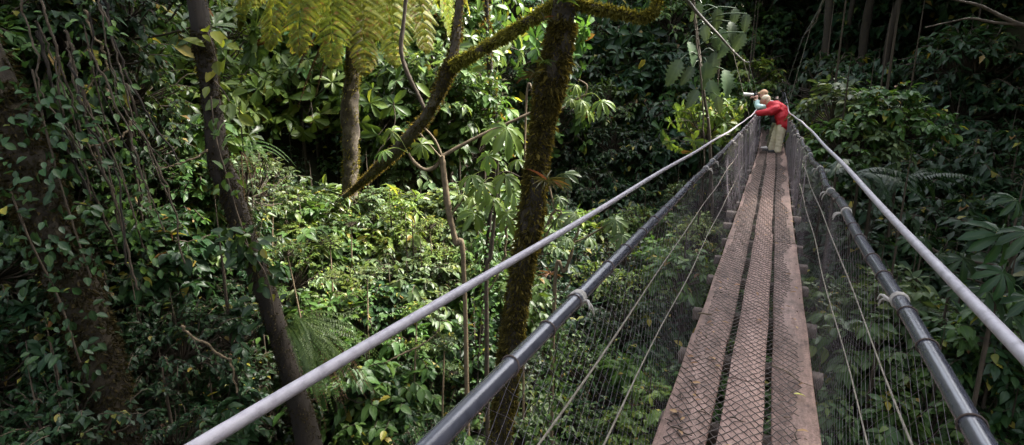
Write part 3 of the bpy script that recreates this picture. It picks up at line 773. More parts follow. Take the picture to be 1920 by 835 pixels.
def trunk_tree(name, label, pix, r, wid, mat, up_z, moss=None, nm=0, mL=.04, seed=0, cat='tree', rough=.10, crown_at=None, group=None, nseg=60, amin=0, down_to=None):
    """pix: pixel centre line of the trunk from top to bottom, wid: its width in pixels there"""
    r = np.broadcast_to(np.asarray(r, float), (len(pix),))
    pts = [P(a, b, q) for (a, b), q in zip(pix, r)]
    rad = [w / 2 / FOC * float(np.linalg.norm(p - EYE)) * .86 for w, p in zip(wid, pts)]
    if up_z:
        d = nrm(pts[0] - pts[1]); k = (up_z - pts[0][2]) / max(d[2], .3)
        pts.insert(0, pts[0] + d * k + V(.15, -.1, 0)); rad.insert(0, rad[0] * .75)
    d = nrm(pts[-1] - pts[-2]); q = pts[-1].copy()
    while q[2] > tz(q[0], q[1]) - .3 and np.linalg.norm(q - pts[-1]) < 9: q = q + (d * .5 + V(0, 0, -.5)) * .25
    if np.linalg.norm(q - pts[-1]) > .2: pts.append(q); rad.append(rad[-1] * 1.25)
    base = pts[-1]
    o = thing(name, base, label, cat, group)
    c = spline([p - base for p in pts], nseg); rr = np.interp(np.linspace(0, len(rad) - 1, nseg), range(len(rad)), rad)
    mb = MB(); mb.tube(c, rr, 14, rough=rough, seed=seed); mb.build('trunk', M[mat], o)
    if moss:
        mb = MB(); tufts(mb, c, rr, nm, mL, seed, amin); mb.build('moss', M[moss], o, smooth=False)
    if up_z:
        for k, (dx, dy, dz, s) in enumerate(crown_at or [(0, 0, .6, 2.2), (1.2, .5, .2, 1.7), (-1.1, .6, .1, 1.8)]):
            lv, tw = protos('canopy', 'mid', k % 3)
            f = link('crown', lv, o); f.location = tuple(c[0] + V(dx, dy, dz)); f.scale = (s, s, s * .7); f.rotation_euler = (0, 0, k * 2.1)
            lb = MB(); lb.tube(spline([c[3], c[0] + V(dx * .5, dy * .5, dz * .3), c[0] + V(dx, dy, dz)], 8), np.linspace(rr[0] * .7, .02, 8), 7); lb.build('limb', M[mat], o)
    return o, base, c, rr
def branch_on(o, base, pix, r, wid, mat, moss=None, nm=0, mL=.05, seed=0, name='branch', amin=0):
    r = np.broadcast_to(np.asarray(r, float), (len(pix),))
    pts = [P(a, b, q) for (a, b), q in zip(pix, r)]
    rad = [w / 2 / FOC * float(np.linalg.norm(p - EYE)) * .97 for w, p in zip(wid, pts)]
    n = 10 * len(pts); c = spline([p - base for p in pts], n); rr = np.interp(np.linspace(0, len(rad) - 1, n), range(len(rad)), rad)
    mb = MB(); mb.tube(c, rr, 9, rough=.16, seed=seed); b = mb.build(name, M[mat], o)
    if moss:
        mb = MB(); tufts(mb, c, rr, nm, mL, seed + 3, amin); mb.build('moss', M[moss], b, smooth=False)
    return c
# the tall mossy trunk beside the bridge
T1, b1, c1, r1 = trunk_tree('mossy_tree', 'tall tree with a thick shaggy moss-covered trunk rising beside the handrail', [(1061, -10), (1055, 40), (1043, 110), (1030, 165), (1020, 220), (1008, 300), (1000, 380), (985, 470), (970, 560), (958, 650), (948, 740), (940, 840)],
    5.2, [44, 47, 56, 60, 44, 42, 50, 45, 43, 46, 43, 42], 'bark', 7.8, 'moss', 30000, .046, 1, crown_at=[(.2, .6, .8, 2.0), (-1.0, .2, .4, 1.8), (.9, -.6, .5, 1.6)], amin=-.9, rough=.17)
mb = MB(); tufts(mb, c1, r1, 2600, .085, 41, -.2, .5, 1.3); mb.build('hanging_moss', M['moss'], T1, smooth=False)
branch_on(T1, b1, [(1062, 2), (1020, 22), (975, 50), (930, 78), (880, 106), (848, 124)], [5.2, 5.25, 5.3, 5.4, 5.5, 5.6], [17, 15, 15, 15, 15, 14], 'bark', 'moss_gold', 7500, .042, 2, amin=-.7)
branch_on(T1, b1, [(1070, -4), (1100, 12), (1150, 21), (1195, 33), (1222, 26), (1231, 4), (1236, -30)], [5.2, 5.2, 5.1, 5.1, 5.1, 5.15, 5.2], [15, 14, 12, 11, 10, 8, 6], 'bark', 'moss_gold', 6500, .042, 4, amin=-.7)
# forked leaning tree behind it
T2, b2, c2, r2 = trunk_tree('leaning_tree', 'bare tree forked at a mossy knot, its lower stem slanting down to the ravine', [(864, -10), (858, 50), (850, 105), (842, 130), (805, 210), (760, 265), (725, 300), (690, 332), (655, 362), (610, 400)],
    [5.7, 5.7, 5.7, 5.75, 6.2, 6.8, 7.3, 7.9, 8.6, 9.5], [16, 17, 22, 30, 22, 28, 24, 16, 10, 7], 'lichen', 7.0, 'moss', 13000, .036, 7, crown_at=[(-.2, 1.5, .6, 1.6)], amin=.2)
branch_on(T2, b2, [(800, 215), (785, 180), (765, 140), (752, 95), (757, 40), (762, -10)], 6.2, [7, 7, 8, 8, 7, 7], 'stem', seed=3)
branch_on(T2, b2, [(782, 245), (800, 265), (826, 295)], [6.5, 6.3, 6.2], [4, 3, 3], 'pale_stem', seed=8)
# slim dark trunk with a kink
T3, b3, c3, r3 = trunk_tree('slim_dark_tree', 'slim dark tree bending inwards below its kink, with climbing leaves at the bend', [(368, -10), (378, 60), (390, 140), (400, 220), (410, 300), (432, 360), (455, 430), (480, 500), (505, 570), (530, 650), (556, 740), (580, 840)],
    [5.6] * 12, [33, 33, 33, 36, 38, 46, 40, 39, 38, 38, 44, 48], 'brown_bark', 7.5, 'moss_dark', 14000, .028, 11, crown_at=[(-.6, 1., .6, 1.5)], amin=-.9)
# leaning vine-hung trunk in the shade
T4, b4, c4, r4 = trunk_tree('leaning_mossy_tree', 'leaning shaggy trunk hung with vines in the shade at the edge of the bank', [(-60, 60), (-10, 170), (40, 290), (90, 420), (125, 500), (160, 590), (195, 700), (225, 850)],
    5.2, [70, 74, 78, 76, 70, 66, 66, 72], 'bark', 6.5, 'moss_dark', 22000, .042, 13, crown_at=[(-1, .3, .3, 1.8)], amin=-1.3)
# pale thin trees beyond the ravine
trunk_tree('vine_clad_tree', 'thin far trunk clad in climbers and tufts, between the forked limb and the mossy trunk', [(912, -10), (915, 60), (918, 120), (926, 180), (932, 240), (934, 330)], 13, [8, 9, 12, 12, 10, 10], 'brown_bark', 8, 'moss', 1800, .10, 17, amin=0)
trunk_tree('vine_clad_tree', 'dark thin stem clad in small leaves rising behind the mossy trunk', [(930, 290), (924, 360), (915, 450), (908, 540), (900, 640), (893, 720)], 6.8, [5, 7, 9, 11, 12, 12], 'brown_bark', 0, 'moss_dark', 1500, .05, 19, amin=0)
for k, (pix, w, rr_, lab) in enumerate([
    ([(1556, -10), (1551, 60), (1544, 130), (1532, 200), (1524, 260)], 13, 24, 'slim dark trunk standing just beyond the bridge on its shaded side'),
    ([(1480, -10), (1483, 40), (1486, 70), (1488, 160)], 11, 34, 'thin dark trunk straight above the far end of the bridge'),
    ([(1506, -10), (1504, 60), (1500, 150)], 9, 33, 'very thin dark trunk beside the hanger clamp at the far end'),
    ([(1635, -10), (1622, 60), (1612, 140)], 14, 26, 'dark trunk between the slim trunk and the bare forked branch'),
    ([(1602, -10), (1588, 70), (1577, 160)], 9, 27, 'thin leaning dark trunk among the shaded trees'),
    ([(1405, -10), (1404, 50), (1400, 130)], 17, 30, 'dark trunk behind the hanging grey suspension cable'),
    ([(1690, -10), (1668, 70), (1655, 160)], 11, 25, 'dark trunk just beneath the bare forked branch')]):
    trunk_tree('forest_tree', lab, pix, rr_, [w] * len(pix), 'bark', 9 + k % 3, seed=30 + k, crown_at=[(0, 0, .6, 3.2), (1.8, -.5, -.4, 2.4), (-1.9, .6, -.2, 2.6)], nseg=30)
# pale bare branch in the dark
o = thing('bare_branch', P(1940, 35, 9), 'bare forked branch reaching out of the dark canopy', 'branch')
branch_on(o, P(1940, 35, 9), [(1975, 50), (1920, 48), (1880, 32), (1840, 12), (1800, 2), (1760, -6)], 9, [7, 6, 5, 4, 3, 2], 'stem', name='bough')
branch_on(o, P(1940, 35, 9), [(1920, 48), (1860, 42), (1820, 35), (1780, 42), (1735, 52)], 9, [4, 4, 3, 2, 2], 'stem', name='side_twig')

# ------------------------------------------------------------------ ferns
def frond_pts(base, d, L, droop, n=24):
    p = np.array(base, float); d = nrm(np.array(d, float)); out = [p.copy()]
    for k in range(n):
        dd = nrm(d + V(0, 0, -droop * (k / n) ** 1.2 * 2)); p = p + dd * L / n; out.append(p.copy())
    return np.array(out)
def frond(lv, base, d, L, droop, pl, pairs, bip=False, g=rng, tint=None, rach=.006, curve=None):
    c = frond_pts(base, d, L, droop) if curve is None else curve; lv.tube(c, np.linspace(rach, rach * .25, len(c)), 4, tint=.3, cap=False)
    t = np.linspace(.12 if bip else .05, .99, pairs); idx = t * (len(c) - 1)
    pts = np.stack([np.interp(idx, range(len(c)), c[:, q]) for q in range(3)], 1)
    tg = nrm(np.stack([np.interp(idx, range(len(c)), np.gradient(c[:, q])) for q in range(3)], 1))
    s = nrm(np.cross(tg, V(0, 0, 1)) + 1e-4); pr = pl * np.sin(np.pi * (.12 + .86 * t) ** .8) ** .8
    for sg in (-1, 1):
        dd = nrm(s * sg + tg * (.3 if bip else .45) + V(0, 0, -.12 if bip else -.25) + g.normal(0, .12 if bip else .07, s.shape))
        pr = pr * np.clip(g.normal(1, .1, pairs), .5, 1.2)
        up = np.cross(s, tg)
        if not bip:
            lv.leaves(PINNA, pts, dd, up, pr, pl * .34, np.clip(g.normal(.5, .2, pairs), 0, .95) if tint is None else tint)
        else:
            for k in range(pairs):
                m = 17; cc = frond_pts(pts[k], dd[k], pr[k], .30, m)[1:]
                tt = nrm(np.gradient(cc, axis=0)); ss = nrm(np.cross(tt, up[k])); q = np.linspace(1, .25, m)
                for s2 in (-1, 1):
                    lv.leaves(SIMPLE, cc, ss * s2 + tt * .5 + V(0, 0, -.15), np.tile(up[k], (m, 1)), q * pl * .17, q * pl * .052, np.clip(g.normal(.45 + .3 * (k / pairs), .22, m), 0, .99))
TF, bt, ct, rt = trunk_tree('tree_fern', 'tree fern with golden arching fronds over a pale mottled trunk', [(676, -150), (664, 90), (660, 150), (656, 210), (658, 290), (656, 350), (655, 420), (654, 500)],
    9.0, [26, 28, 28, 34, 32, 30, 30, 30], 'lichen', 0, 'moss', 6500, .045, 23, amin=.1, rough=.18)
apex = P(676, -150, 9.0) - bt
for k, (tx, ty, rr_, hh) in enumerate([(412, 8, 8.6, .55), (448, 48, 8.0, .55), (505, 84, 7.6, .5), (560, 96, 7.3, .5), (622, 120, 7.3, .4), (684, 132, 7.3, .4), (742, 118, 7.4, .45), (800, 92, 7.7, .5), (850, 66, 8.2, .5), (880, 20, 8.8, .55), (480, 10, 9.8, .6), (600, 50, 9.9, .5), (720, 50, 9.9, .5), (830, 10, 9.8, .6), (640, 60, 8.2, .3), (700, 70, 8.1, .3), (580, 40, 8.2, .4), (760, 40, 8.2, .4)]):
    lv = MB(); tip = P(tx, ty, rr_) - bt; q = (tip - apex)
    cv = spline([apex, apex + q * V(.5, .5, .12) + V(0, 0, hh * .7), apex + q * V(.84, .84, .55) + V(0, 0, hh * .45), tip], 25)
    frond(lv, apex, q, 1, 0, .60, 30, True, np.random.default_rng(k), curve=cv); lv.build('frond', M['fern'], TF)
for k, (tx, ty) in enumerate([(560, 130), (590, 190), (600, 120), (625, 170), (545, 90)]):
    lv = MB(); c0 = P(650, 20, 8.95) - bt; q = P(tx, ty, 8.9) - bt - c0
    frond(lv, c0, nrm(q) + V(-.3, -.1, .25), np.linalg.norm(q) * 1.15, .75, .12, 34, False, np.random.default_rng(k + 50)); lv.build('dead_frond', M['dead'], TF)
def sword_fern(c, n, L, label, seed, name='sword_fern', dead=6, out=V(0, 0, 0), mat='sword', pl=.045, up=(.2, .9)):
    g = np.random.default_rng(seed); o = thing(name, c, label, 'fern')
    lv = MB()
    for k in range(n):
        a = g.uniform(0, 6.28); d = V(math.cos(a), math.sin(a), g.uniform(*up)) + out
        frond(lv, V(0, 0, 0) + g.normal(0, .03, 3), d, L * g.uniform(.6, 1.15), g.uniform(.6, 1.1), pl * g.uniform(.8, 1.2), 34, False, g, rach=.004)
    lv.build('fronds', M[mat], o)
    if dead:
        lv = MB()
        for k in range(dead):
            a = g.uniform(0, 6.28); d = V(math.cos(a), math.sin(a), -.2) + out * 1.2
            frond(lv, V(0, 0, -.05), d, L * g.uniform(.7, 1.15), 1.3, pl * .7, 26, False, g, rach=.005)
        lv.build('dead_fronds', M['dead'], o)
    return o
sword_fern(P(548, 612, 5.4), 60, .95, 'trailing sword fern with long arching fronds growing on the slim dark trunk', 4, dead=24, out=RT * 1.5 - HF * .55, up=(-.35, .75))
sword_fern(P(452, 275, 5.5), 12, .45, 'tuft of narrow arching fern leaves sprouting at the kink of the slim dark trunk', 6, dead=3, out=RT * .9, pl=.02)

def bromeliad(c, n, L, label, seed, mat='brom', out=V(0, 0, 0), name='bromeliad'):
    g = np.random.default_rng(seed); lv = MB(); a = np.arange(n) * 2.4
    d = np.stack([np.cos(a), np.sin(a), g.uniform(.4, 1.6, n)], 1) + out
    lv.leaves(STRAP, np.zeros((n, 3)), d, V(0, 0, 1) + d * .3, L * g.uniform(.6, 1.15, n), L * .11, g.random(n))
    o = lv.build(name, M[mat]); o.location = tuple(float(q) for q in c); tag(o, label, 'bromeliad')
    return o
for px, py, n, L, lab, mt, sd in [(1003, 146, 16, .14, 'red-tipped bromeliad perched high on the mossy trunk', 'brom', 1), (1024, 346, 22, .18, 'large reddish bromeliad on the mossy trunk above the grey cable', 'brom', 2), (1018, 120, 10, .11, 'small green bromeliad just above the red-tipped one on the mossy trunk', 'sword', 3),
        (1055, 6, 12, .16, 'green strap-leaved bromeliad where the mossy boughs fork', 'sword', 4), (1020, 40, 8, .09, 'tiny yellowish bromeliad below the mossy bough', 'brom', 5)]:
    bromeliad(P(px, py, 5.02), n, L, lab, sd, mt, -HF * .7 + RT * (-.5 if px < 1018 else .3))
bromeliad(P(1031, 517, 6.6), 18, .16, 'brown star-shaped bromeliad among the leaves behind the mossy trunk', 8, 'dead')
bromeliad(P(1137, 772, 8.0), 16, .15, 'pinkish star-shaped bromeliad seen through the netting', 9, 'brom')
bromeliad(P(322, 442, 5.8), 8, .13, 'yellowed strap-leaved bromeliad in the twig tangle', 10, 'brom')

# ------------------------------------------------------------------ hand-leaved saplings
def palmate(mb, c, face, size, g, lobes=8, tint=None):
    face = nrm(face); n = nrm(V(0, 0, 1) * .75 - HF * .45 + g.normal(0, .18, 3)); s = nrm(np.cross(face, n)); f = np.cross(n, s)
    a = np.linspace(-2.5, 2.5, lobes) + g.normal(0, .07, lobes)
    d = np.cos(a)[:, None] * f + np.sin(a)[:, None] * s - n * .22
    ln = size * (.75 + .3 * np.cos(a * .55)) * g.uniform(.9, 1.1, lobes)
    mb.leaves(OBOV_DROOP, np.tile(c, (lobes, 1)), d, np.tile(n, (lobes, 1)), ln, size * .36, g.uniform(.3, .85, lobes) if tint is None else tint)
def sapling(name, label, stems, leafs, r, mat_leaf, mat_stem, size, seed, group=None):
    """stems: list of (pixel path, widths); leafs: (px, py, scale)"""
    g = np.random.default_rng(seed)
    main = stems[0][0]; base = P(*main[-1], r)
    q = base.copy()
    k = tz(q[0], q[1])
    root = V(base[0], base[1], min(k - .1, base[2] - .2))
    o = thing(name, root, label, 'sapling', group)
    joints = []
    for i, (pix, w) in enumerate(stems):
        pts = [P(a, b, r + (.02 * i)) for a, b in pix]; rad = [x / 2 / FOC * np.linalg.norm(p - EYE) for x, p in zip(w, pts)]
        if i == 0: pts.append(root); rad.append(rad[-1] * 1.2)
        c = spline([p - root for p in pts], 9 * len(pts)); rr = np.interp(np.linspace(0, len(rad) - 1, len(c)), range(len(rad)), rad)
        mb = MB(); mb.tube(c, rr, 7, rough=.15, seed=seed + i); mb.build('stem' if i == 0 else 'branch', M[mat_stem], o)
        joints += list(c[: -6 if i == 0 else None])
    joints = np.array(joints)
    for px, py, sc in leafs:
        c = P(px, py, r + g.normal(-.1, .12)) - root
        lv = MB(); jn = joints[np.argmin(np.linalg.norm(joints - c, axis=1) + .6 * np.maximum(0, joints[:, 2] - c[2]))]
        palmate(lv, c, (c - jn) * V(1, 1, .2) + g.normal(0, .05, 3) - HF * .1, size * sc, g)
        lv.tube(spline([jn, (jn + c) / 2 + V(0, 0, .05), c], 6), .0045, 4, tint=.9, cap=False)
        lv.build('hand_leaf', M[mat_leaf], o)
    return o
sapling('hand_leaved_sapling', 'mossy-stemmed sapling with a Y-shaped fork in front of the dark ravine',
    [([(828, 292), (834, 340), (842, 400), (855, 455), (870, 512)], [11, 12, 12, 11, 9]), ([(828, 294), (860, 276), (900, 255), (960, 228), (1000, 210)], [7, 7, 6, 6, 5]), ([(828, 296), (815, 314), (796, 318), (778, 306), (766, 288)], [7, 8, 7, 7, 5]), ([(828, 292), (815, 262), (795, 240)], [5, 4, 4]), ([(845, 405), (868, 375), (890, 355)], [4, 4, 3])],
    [(734, 246, .85), (790, 270, .9), (720, 283, .7), (886, 372, .8), (868, 366, .6)], 6.3, 'lime', 'pale_stem', .19, 3)
sapling('hand_leaved_sapling', 'slender sapling holding one large pale hand-shaped leaf against the dark',
    [([(934, 262), (932, 330), (928, 400), (920, 480), (912, 560)], [4, 5, 6, 7, 8]), ([(930, 330), (950, 322), (975, 332)], [3, 3, 2]), ([(926, 400), (900, 380), (880, 395)], [3, 3, 2])],
    [(950, 240, 1.55), (915, 292, .9), (948, 330, 1.1), (905, 345, 1.1), (962, 358, 1.0), (884, 330, .9), (925, 372, 1.1), (890, 400, 1.1), (950, 400, 1.1), (970, 300, .8)], 6.0, 'lime', 'stem', .19, 5)
sapling('hand_leaved_sapling', 'sapling with spreading hand-shaped leaves leaning out past the mossy trunk',
    [([(1075, 455), (1070, 480), (1058, 510), (1040, 542)], [5, 6, 6, 7]), ([(1075, 455), (1085, 430), (1082, 405)], [4, 4, 3]), ([(1030, 350), (1040, 390), (1052, 400), (1030, 430), (1018, 455)], [3, 4, 4, 4, 4]), ([(1075, 455), (1100, 445), (1140, 420)], [3, 3, 3])],
    [(1060, 326, .9), (1078, 402, .95), (1048, 372, .7), (1154, 412, 1.), (1166, 440, .9), (1104, 446, .9), (1064, 447, .8), (1045, 410, .8)], 6.4, 'grey', 'pale_stem', .18, 8)
sapling('hand_leaved_sapling', 'twig of pale hand-shaped leaves reaching from behind the mossy trunk', 
    [([(1098, 178), (1075, 190), (1050, 206), (1010, 212), (985, 230)], [4, 4, 4, 4, 4]), ([(1098, 178), (1100, 160), (1085, 150)], [3, 3, 3])],
    [(1078, 160, .75), (1090, 190, .9), (1128, 190, 1.), (1100, 208, .8), (1070, 186, .6)], 6.6, 'lime', 'pale_stem', .17, 9)
sapling('hand_leaved_sapling', 'shaded sapling with hand-shaped leaves beside the thick grey cable',
    [([(1905, 470), (1880, 520), (1860, 570), (1850, 640)], [4, 5, 6, 6]), ([(1880, 500), (1820, 490), (1770, 478), (1725, 452)], [4, 4, 3, 3]), ([(1870, 545), (1840, 530), (1800, 520)], [3, 3, 3]), ([(1905, 470), (1900, 440), (1880, 430)], [4, 4, 3])],
    [(1876, 440, 1.35), (1930, 436, 1.2), (1735, 452, .85), (1712, 448, .7), (1805, 486, 1.05), (1880, 512, 1.1), (1850, 545, 1.2), (1800, 540, .8), (1895, 592, 1.1), (1930, 560, 1.1), (1760, 480, .6), (1905, 375, .8)], 4.3, 'dark', 'stem', .13, 12)
# ------------------------------------------------------------------ big lobed climber
g = np.random.default_rng(21)
o = thing('lobed_climber', P(1330, 250, 13.5), 'climber with very large lobed leaves hanging beside the suspension cable', 'climber')
b0 = P(1330, 250, 13.5)
mb = MB(); vine = spline([P(a, b, 13.5) - b0 for a, b in [(1298, -20), (1304, 40), (1312, 110), (1320, 180), (1330, 250), (1336, 420)]], 40); mb.tube(vine, .035, 6, rough=.15); mb.build('vine_stem', M['stem'], o)
for k, (px, py, s) in enumerate([(1290, 92, .75), (1276, 126, .8), (1320, 60, .55), (1336, 78, .7), (1355, 68, .6), (1340, 112, .7), (1365, 92, .55), (1325, 130, .8), (1358, 145, .8), (1300, 140, .6), (1330, 165, .7), (1395, 75, .6), (1400, 40, .5), (1380, 30, .5), (1308, 182, .6), (1345, 30, .6), (1315, 20, .55), (1370, 55, .6), (1345, 195, .5)]):
    lv = MB(); c = P(px, py - 14, 13.3 + g.normal(0, .25)) - b0; jn = vine[np.argmin(np.linalg.norm(vine - c, axis=1))]
    d = V(0, 0, -1) + RT * g.normal(-.2, .4) - HF * g.uniform(.1, .5)
    s *= .74
    lv.leaves(LOBED, [c], [d], -HF * .9 + V(0, 0, .5) + RT * g.normal(0, .35), s, s * .68, g.uniform(.1, .8))
    lv.tube(spline([jn, (jn + c) / 2 + V(0, 0, .12), c], 6), .012, 4, cap=False); lv.build('lobed_leaf', M['lobe'], o)

# ------------------------------------------------------------------ climbers, lianas, vines
def climber(pix, r, n, L, spread, tone, label, seed, name='climbing_vine', group=None):
    """leafy vine: a thin stem with small leaves all along"""
    g = np.random.default_rng(seed); r = np.broadcast_to(np.asarray(r, float), (len(pix),))
    pts = [P(a, b, q) for (a, b), q in zip(pix, r)]; b0 = pts[-1]
    o = thing(name, b0, label, 'vine', group); c = spline([p - b0 for p in pts], 12 * len(pts))
    mb = MB(); mb.tube(c, .007, 5, rough=.2); mb.build('stem', M['stem'], o)
    cl = g.uniform(0, len(c) - 1, max(4, n // 14)); t = np.clip(np.where(g.random(n) < .78, g.choice(cl, n) + g.normal(0, len(c) * .018, n), g.uniform(0, len(c) - 1, n)), 0, len(c) - 1); p = np.stack([np.interp(t, range(len(c)), c[:, q]) for q in range(3)], 1)
    off = nrm(g.normal(0, 1, (n, 3))) * (spread * g.random(n) ** .6)[:, None]
    ln = L * g.uniform(.6, 1.3, n); lv = MB()
    lv.leaves(OVATE_FLAT, p + off, off / spread + g.normal(0, .4, (n, 3)) + V(0, 0, -.5), V(0, 0, 1) - HF * .7 + g.normal(0, .3, (n, 3)), ln, ln * .62, g.random(n) * .97)
    lv.build('foliage', M[tone], o); return o
climber([(395, 180), (405, 260), (425, 330), (445, 400), (468, 470)], 5.35, 46, .10, .16, 'mid', 'large-leaved climber hugging the kink of the slim dark trunk', 1)
climber([(440, 430), (470, 470), (500, 520), (515, 590)], 5.3, 70, .11, .2, 'dark', 'dark glossy climber hanging under the slim trunk bend', 2)
climber([(385, 50), (396, 80), (408, 120)], 5.5, 12, .15, .14, 'fern', 'yellow-leaved climber high on the slim dark trunk', 3)
climber([(400, 150), (418, 170), (430, 190)], 5.5, 14, .13, .15, 'lime', 'pale leaf spray on the slim dark trunk above its kink', 4)
climber([(918, 60), (924, 140), (930, 240), (932, 320)], 12.7, 260, .12, .22, 'mid', 'small-leaved climber wrapping the thin far trunk', 5)
climber([(925, 430), (912, 520), (902, 600), (895, 720)], 6.6, 380, .055, .22, 'mid', 'small-leaved climber on the thin stem behind the mossy trunk', 6)
climber([(1050, 600), (1040, 680), (1030, 760), (1025, 850)], 5.9, 420, .05, .28, 'mid', 'small-leaved curtain of vine between the mossy trunk and the pipe', 7)
climber([(60, 130), (90, 260), (130, 400), (170, 520)], 4.95, 260, .07, .3, 'dark', 'small dark vine crowding the leaning shaggy trunk', 8)
climber([(160, 60), (190, 200), (230, 330), (270, 470)], 5.3, 330, .06, .3, 'mid', 'small-leaved vine trailing beside the brown root strands', 9)
climber([(20, 360), (60, 460), (110, 560), (150, 680)], 4.9, 200, .07, .25, 'dark', 'dark vine at the foot of the leaning shaggy trunk', 10)
for k, (x, y0, y1) in enumerate([(505, 200, 360), (540, 230, 370), (562, 215, 350), (600, 225, 380), (628, 250, 380), (700, 225, 330), (720, 200, 300), (775, 200, 300), (570, 290, 400), (640, 190, 330)]):
    climber([(x, y0), (x + 6, (y0 + y1) / 2), (x + 2, y1)], 13.5 + .2 * (k % 4), 55, .11, .13, ['mid', 'dark', 'dark'][k % 3], 'slender leafy vine hanging in the dark ravine under the lit crowns', 60 + k, 'hanging_vine', 'leafy vines hanging in the dark ravine')
def liana(pix, r, w, mat, label, group=None, name='liana', seed=0):
    r = np.broadcast_to(np.asarray(r, float), (len(pix),)); pts = [P(a, b, q) for (a, b), q in zip(pix, r)]
    b0 = pts[-1]; mb = MB(); c = spline([p - b0 for p in pts], 10 * len(pts))
    g = np.random.default_rng(seed); c = c + np.cumsum(g.normal(0, .006, c.shape), 0)
    rad = w / 2 / FOC * np.linalg.norm(b0 - EYE); mb.tube(c, np.linspace(rad, rad * .7, len(c)), 6, rough=.25, seed=seed)
    o = mb.build(name, M[mat]); o.location = tuple(b0); return tag(o, label, 'liana', group)
g = np.random.default_rng(31)
for k in range(17):
    x = 40 + k * 11 + g.normal(0, 12); y = g.uniform(-20, 180)
    pix = [(x, y), (x + 25 + g.normal(0, 12), y + 95), (x + 62 + g.normal(0, 16), y + 200), (x + 115 + g.normal(0, 18), y + 310 + g.uniform(0, 70))]
    liana(pix, 5.1 + g.uniform(-.25, .3), g.uniform(2.5, 5), ['stem', 'stem', 'brown_bark'][k % 3], 'thin brown root strand slanting down through the shaded vines', 'root strands slanting beside the leaning trunk', 'root_strand', k)
for pix, r, w, mat, lab in [
    ([(160, 20), (180, 70), (198, 115), (200, 155), (175, 180), (160, 195)], 5.4, 4, 'pale_stem', 'kinked bare twig drooping in the shaded vines'),
    ([(200, 155), (208, 185), (222, 225), (235, 240)], 5.4, 3.5, 'pale_stem', 'thin twig continuing below the kinked bare twig'),
    ([(160, 275), (200, 268), (235, 264), (252, 245), (262, 252)], 5.3, 4, 'pale_stem', 'looping bare twig sweeping across the shade'),
    ([(390, 282), (360, 300), (330, 322), (300, 335)], 5.5, 3.5, 'pale_stem', 'thin tan twig reaching out from the slim dark trunk'),
    ([(340, 612), (370, 635), (420, 680), (440, 700), (450, 760)], 4.9, 4, 'pale_stem', 'bare tan twig arching in the dark under the bank'),
    ([(1302, 20), (1308, 90), (1316, 170), (1322, 250), (1326, 330)], 12, 3, 'stem', 'dark liana hanging straight down past the lobed leaves'),
    ([(952, 415), (948, 470), (935, 520), (918, 565)], 6.5, 5, 'pale_stem', 'pale crooked stick leaning in the leaves near the mossy trunk'),
    ([(1040, 395), (1028, 420), (1012, 448)], 6.0, 5, 'pale_stem', 'pale short stick leaning behind the mossy trunk'),
    ([(560, 215), (600, 245), (660, 250), (720, 235)], 14, 3.5, 'lichen', 'thin sagging vine slung across the dark ravine'),
    ([(690, 335), (710, 285), (738, 250), (742, 200)], 11, 2.5, 'stem', 'hair-thin liana rising behind the forked limb'),
    ([(700, 690), (740, 672), (800, 650), (830, 630)], 6.2, 3.5, 'pale_stem', 'thin tan twig lying over the leaves under the sword fern'),
    ([(1543, 0), (1530, 40), (1510, 70)], 15, 2.5, 'stem', 'dark strand leading up from the hanger clamp'),
    ]:
    liana(pix, r, w, mat, lab)
# ------------------------------------------------------------------ shrubs and small trees, bank by bank
bank = lambda x, y: np.interp(y, [360, 450, 560, 700, 850], [10.2, 9.2, 8.2, 7.2, 6.4]) * np.interp(x, [330, 600, 960], [.80, .95, 1.0])
fill(470, 985, 395, 560, 34, bank, ['broad', 'broad', 'lance', 'small'], ['mid', 'lime', 'grey', 'gloss'], (.55, .85), 'sunlit shrubs on the bank', 'shrub', 1)
fill(600, 985, 560, 860, 26, bank, ['broad', 'broad', 'broad', 'small'], ['mid', 'mid', 'grey', 'dark'], (.5, .8), 'shrubs below the sunlit bank', 'shrub', 2)
fill(230, 470, 370, 560, 14, lambda x, y: 7.3, ['broad', 'small', 'lance'], ['mid', 'lime', 'dark'], (.5, .75), 'shrubs behind the slim dark trunk', 'shrub', 3)
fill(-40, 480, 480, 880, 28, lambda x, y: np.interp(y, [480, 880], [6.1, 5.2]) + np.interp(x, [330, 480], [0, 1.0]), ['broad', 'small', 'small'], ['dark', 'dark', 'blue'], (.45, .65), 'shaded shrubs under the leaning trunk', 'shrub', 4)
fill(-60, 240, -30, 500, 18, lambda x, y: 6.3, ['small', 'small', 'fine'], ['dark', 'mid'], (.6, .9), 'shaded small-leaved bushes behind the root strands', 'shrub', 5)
fill(170, 400, -20, 380, 26, lambda x, y: np.interp(y, [0, 380], [9.0, 7.4]), ['broad', 'small', 'rosette'], ['mid', 'lime', 'gloss'], (.65, .95), 'lit shrubs on the steep slope', 'shrub', 6)
fill(380, 900, -40, 200, 40, lambda x, y: np.interp(y, [0, 200], [15.5, 14.2]), ['rosette', 'rosette', 'broad'], ['gloss', 'mid', 'lime'], (1.0, 1.5), 'lit rosette-leaved trees across the ravine', 'small_tree', 7, .035)
fill(720, 900, 150, 330, 9, lambda x, y: 13.2, ['rosette', 'broad'], ['gloss', 'grey', 'mid'], (.9, 1.2), 'lit rosette-leaved trees across the ravine', 'small_tree', 8, .035)
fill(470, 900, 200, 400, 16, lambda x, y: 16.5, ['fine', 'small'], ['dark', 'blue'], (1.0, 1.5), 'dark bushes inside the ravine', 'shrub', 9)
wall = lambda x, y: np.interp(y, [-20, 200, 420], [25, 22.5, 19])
fill(1050, 1300, -30, 250, 30, wall, ['fine', 'fine', 'rosette'], ['blue', 'mid', 'dark'], (1.4, 2.0), 'trees crowding the far wall of the gorge', 'small_tree', 10, .035)
